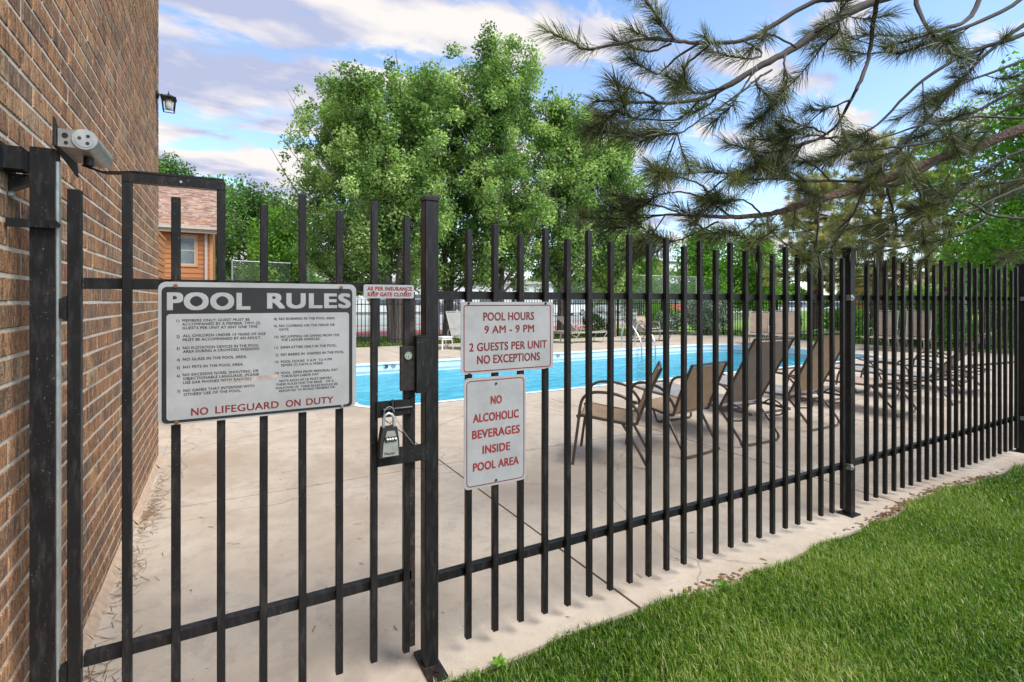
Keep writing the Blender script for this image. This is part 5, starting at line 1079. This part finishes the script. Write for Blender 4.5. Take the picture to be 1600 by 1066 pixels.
# downward twigs
for pts in ([(1090, 610), (1050, 690), (1000, 740), (970, 800)], [(945, 640), (940, 720), (930, 820)], [(1160, 600), (1180, 680), (1190, 740), (1130, 800)], [(1250, 590), (1270, 650), (1200, 720), (1080, 790)], [(1500, 640), (1480, 700), (1400, 750), (1340, 770)], [(1600, 700), (1500, 690), (1400, 640), (1300, 660)], [(1600, 600), (1500, 640), (1400, 690), (1290, 680)]):
    twig(pts, 3.7, 3.5, .75, .010)
twig([(1750, 430), (1600, 480), (1500, 530), (1395, 605)], 4.1, 3.7, .85, .016)
for pts, d in (([(1850, -60), (1600, 80), (1450, 200), (1300, 370), (1200, 470), (1080, 620)], 4.0), ([(1800, 20), (1600, 110), (1400, 180), (1250, 280), (1130, 400), (1000, 470)], 3.8), ([(1700, -120), (1560, 20), (1350, 110), (1200, 170), (1150, 140)], 3.6), ([(1500, -120), (1430, 50), (1350, 90), (1260, 120), (1160, 150)], 3.5),
               ([(1250, -60), (1260, 30), (1300, 100), (1330, 130)], 3.5), ([(1900, 180), (1650, 250), (1500, 330), (1350, 400), (1230, 450)], 4.2), ([(1800, 330), (1620, 330), (1480, 380), (1380, 430)], 4.3), ([(1900, 520), (1700, 560), (1560, 580), (1460, 600)], 4.0), ([(1900, 60), (1700, 150), (1560, 210), (1420, 260), (1300, 330)], 4.4), ([(1900, 400), (1750, 500), (1620, 560), (1520, 620)], 4.4), ([(1900, 700), (1750, 760), (1600, 800), (1530, 830)], 4.2)):
    q_ = limb(pts, d + .3, d - .3, .020, .005); tipsegs.append((q_, .55))
# generated side twigs along everything long
rs = random.Random(5); base = list(segs)
for Q, rd_ in base:
    L_ = sum((Q[i + 1] - Q[i]).length for i in range(len(Q) - 1)); k = int(L_ / .16)
    for j in range(k):
        f_ = rs.uniform(.25, .97); i = int(f_ * (len(Q) - 2)); d = (Q[i + 1] - Q[i]).normalized(); u_, v_ = UX + 0, 0
        q0 = Q[i]; rel = q0 - Vector((0, 0, CH)); dep = rel.x * sY + rel.y * cY; uu = UX + F * (rel.x * cY - rel.y * sY) / dep; vv = VH - F * rel.z / dep
        pr = (.42 if vv < 330 else .12) if uu > 1270 else (.5 if vv > 200 else .42)
        if uu < 1240 and rd_[0] > .012 and rs.random() > .35: continue
        if 1000 < uu < 1230 and 230 < vv < 330 and rs.random() < .3: continue
        if rs.random() > pr: continue
        side = Vector((rs.uniform(-1, 1), rs.uniform(-1, 1), rs.uniform(-.7, .5))); nd = (d * rs.uniform(.5, 1.1) + side * .75).normalized(); ln = rs.uniform(.12, .38) * (1.4 if uu > 1270 else 1)
        e_ = q0 + nd * ln; m_ = q0.lerp(e_, .5) + Vector((0, 0, -.025)); T = curve_pts([q0, m_, e_], 3); segs.append((T, [.0045 - .002 * t_ / (len(T) - 1) for t_ in range(len(T))])); tipsegs.append((T, .25 if ln > .25 else .0))
for Q, rd_ in segs:
    b = MB(); big = rd_[0] > .03
    rad_ = [r * (1 + (random.uniform(-.07, .10) if big else random.uniform(-.08, .12))) for r in rd_]; b.tube(Q, rad_, 10 if big else (7 if rd_[0] > .008 else 5))
    mk('branch' if rd_[0] > .0046 else 'twig', b, PBARK if rd_[0] > .045 else TWIG, pine, smooth=True) if rd_[0] > .0046 else tp.append((Q, rad_))
b = MB()
for Q, rad_ in tp: b.tube(Q, rad_, 5, False)
o = mk('twigs', b, TWIG, pine, smooth=True); o['kind'] = 'stuff'
NP, ND, NL, NT = [], [], [], []
for Q, fr in tipsegs:
    n_ = len(Q); pts = []; cum = [0]
    for i in range(n_ - 1): cum.append(cum[-1] + (Q[i + 1] - Q[i]).length)
    Lt = cum[-1]; s0 = max(Lt * fr, Lt - .34); Ls = Lt - s0; cnt_ = int(40 + 700 * Ls); tt = rs.random() * .45
    for k in range(cnt_):
        s_ = s0 + Ls * (rs.random() ** .8); i = 0
        while i < n_ - 2 and cum[i + 1] < s_: i += 1
        f_ = (s_ - cum[i]) / max(1e-6, cum[i + 1] - cum[i]); p = Q[i].lerp(Q[i + 1], f_); d = (Q[i + 1] - Q[i]).normalized()
        e_ = (s_ - s0) / max(1e-6, Ls); spread = .95 - .55 * e_ ** 3
        rv_ = Vector((rs.gauss(0, 1), rs.gauss(0, 1), rs.gauss(0, 1))); rv_ -= d * rv_.dot(d); rv_.normalize()
        nd = (d * rs.uniform(.6, 1.0) + rv_ * spread * rs.uniform(.7, 1.1)).normalized()
        NP.append(p[:]); ND.append(nd[:]); NL.append(rs.uniform(.10, .155)); NT.append(tt + rs.random() * .45)
NP = np.array(NP); ND = np.array(ND); NL = np.array(NL)[:, None]; NT = np.array(NT); nn = len(NP)
sd_ = np.cross(ND, rand_unit(nn)); sd_ /= np.linalg.norm(sd_, axis=1, keepdims=True); w = .00125
mid = NP + ND * NL * .55; tip = NP + ND * NL + np.array([0, 0, -1]) * NL * .10
V = np.stack([NP - sd_ * w, NP + sd_ * w, mid + sd_ * w, mid - sd_ * w, tip], 1).reshape(-1, 3); i = np.arange(nn) * 5
Fc = np.concatenate([np.stack([i, i + 1, i + 2], 1), np.stack([i, i + 2, i + 3], 1), np.stack([i + 3, i + 2, i + 4], 1)])
V -= np.array(origin(pine)[:]); o = link('needles', np_mesh('needles', V, Fc, np.concatenate([NT] * 3)), NEEDLE, pine); o['kind'] = 'stuff'
print('NEEDLES', nn, 'branches', len(segs))

# ================================================================== GRASS and litter
def blades(n_, xr, yr, h, w, edge=True, seed=1, z0=-.02):
    x = rng.uniform(*xr, n_); y = rng.uniform(*yr, n_)
    if edge:
        lim = 1.755 + .035 * np.sin(x * 1.7) + .018 * np.sin(x * 4.3 + 1) - .012; lim = lim + .02 * np.sin(x * 11); keep = (y < lim) & ((x > .66) | (y > 9)); x, y = x[keep], y[keep]
    n_ = len(x); patch = np.sin(x * 3.1 + 1.3 * np.sin(y * 4)) * np.cos(y * 3.7 + np.sin(x * 2.3)); H_ = h * rng.uniform(.45, 1.2, n_) * (1 + .25 * patch)
    a = rng.uniform(0, 2 * np.pi, n_); lean = rng.uniform(.15, 1.0, n_) ** 1.2; dx, dy = np.cos(a), np.sin(a); px, py = -dy, dx
    W_ = w * rng.uniform(.6, 1.3, n_) / 2; Bz = np.full(n_, z0)
    P0 = np.stack([x, y, Bz], 1); S_ = np.stack([px * W_, py * W_, np.zeros(n_)], 1); D_ = np.stack([dx, dy, np.zeros(n_)], 1)
    M = P0 + D_ * (H_ * lean * .35)[:, None] + np.array([0, 0, 1]) * (H_ * .6)[:, None]; T = P0 + D_ * (H_ * lean * .95)[:, None] + np.array([0, 0, 1]) * (H_ * (1 - .35 * lean))[:, None]
    V = np.stack([P0 - S_, P0 + S_, M + S_ * .8, M - S_ * .8, T], 1).reshape(-1, 3); i = np.arange(n_) * 5
    Fc = np.concatenate([np.stack([i, i + 1, i + 2], 1), np.stack([i, i + 2, i + 3], 1), np.stack([i + 3, i + 2, i + 4], 1)])
    big = np.sin(x * .9 + 2 * np.sin(y * 1.3)) * np.sin(y * 2.1 + x * .4); tn = np.clip(rng.normal(.46, .22, n_) + .14 * patch + .12 * big + (rng.random(n_) < .09) * .5, 0, 1); return V, Fc, np.concatenate([tn] * 3)
def join(parts):
    Vs, Fs, Ts, off = [], [], [], 0
    for V, Fc, T in parts: Vs.append(V); Fs.append(Fc + off); Ts.append(T); off += len(V)
    return np.concatenate(Vs), np.concatenate(Fs), np.concatenate(Ts)
V, Fc, T = join([blades(190000, (.6, 4.6), (.1, 1.80), .054, .0042), blades(80000, (4.6, 9.5), (.1, 1.80), .054, .0065), blades(9000, (.6, 12), (-2.5, .1), .05, .02)])
go = link('grass', np_mesh('grass', V, Fc, T), GRASS); tag(go, 'mown green grass filling the foreground beside the fence', 'grass', kind='stuff')
V, Fc, T = join([blades(26000, (-3, 18), (16.1, 20.5), .09, .03, False), blades(20000, (18.4, 30), (2, 16), .10, .035, False)])
go = link('grass', np_mesh('grass', V, Fc, T), GRASS); tag(go, 'strip of green grass beyond the far pool fences', 'grass', kind='stuff')
def litter(name, label, n_, fn, ln=(.03, .09), w=.0012, m=DRY):
    P = np.array([fn() for _ in range(n_)]); a = rng.uniform(0, 2 * np.pi, n_); l_ = rng.uniform(*ln, n_); d = np.stack([np.cos(a) * l_, np.sin(a) * l_, rng.uniform(-.002, .008, n_)], 1); s_ = np.stack([-np.sin(a) * w, np.cos(a) * w, np.zeros(n_)], 1)
    z = np.array([0, 0, .004]); V = np.stack([P - d / 2 - s_ + z, P - d / 2 + s_ + z, P + d / 2 + s_ + z * 1.4, P + d / 2 - s_ + z * 1.4], 1).reshape(-1, 3); Fc = np.arange(n_ * 4).reshape(-1, 4)
    tag(link(name, np_mesh(name, V, Fc, rng.uniform(0, 1, n_)), m), label, 'dry needles', kind='stuff')
def wallside():
    y = random.choice([2.15, 2.3, 3.1, 3.4, 3.9, 4.2, 4.4, 4.9]) + random.gauss(0, .18); return (WALLX + .05 + abs(random.gauss(0, .05)), max(1.9, min(5.5, y)), 0)
litter('dry_needles', 'brown pine needle litter drifted against the foot of the brick wall', 520, wallside)
def fenceside():
    x = random.choice([3.7, 3.9, 4.1, 4.6, 5.0, 5.2, 6.4, 2.2]) + random.gauss(0, .16); return (x, edge_front(x) + abs(random.gauss(0, .03)), 0)
litter('dry_needles', 'brown dead leaves scattered along the lawn edge under the fence', 420, fenceside, (.012, .035), .006)
litter('dry_needles', 'sparse specks and twigs lying on the pool deck', 260, lambda: (random.uniform(-.3, 8), random.uniform(1.85, 6.1), 0), (.006, .05), .0022)
# weeds at the lawn edge
for (x, lb) in ((.92, 'broad leaf weed at the lawn edge near the base plate'), (2.13, 'broad leaf weed where the deck joint meets the lawn')):
    t = thing('weed', lb, 'weed', (x, edge_front(x) - .02, 0)); 
    for k in range(6):
        a = k * 1.05 + x; b = MB(); l_ = random.uniform(.028, .05); dx, dy = math.cos(a), math.sin(a)
        b.add([(0, 0, 0), (dx * l_ * .5 - dy * .012, dy * l_ * .5 + dx * .008, .022), (dx * l_, dy * l_, .026), (dx * l_ * .5 + dy * .012, dy * l_ * .5 - dx * .008, .022), (dx * l_ * .5, dy * l_ * .5, .033)], [(0, 4, 1), (1, 4, 2), (2, 4, 3), (3, 4, 0)], .6); mk('leaf', b, LEAF2, t, world=False)
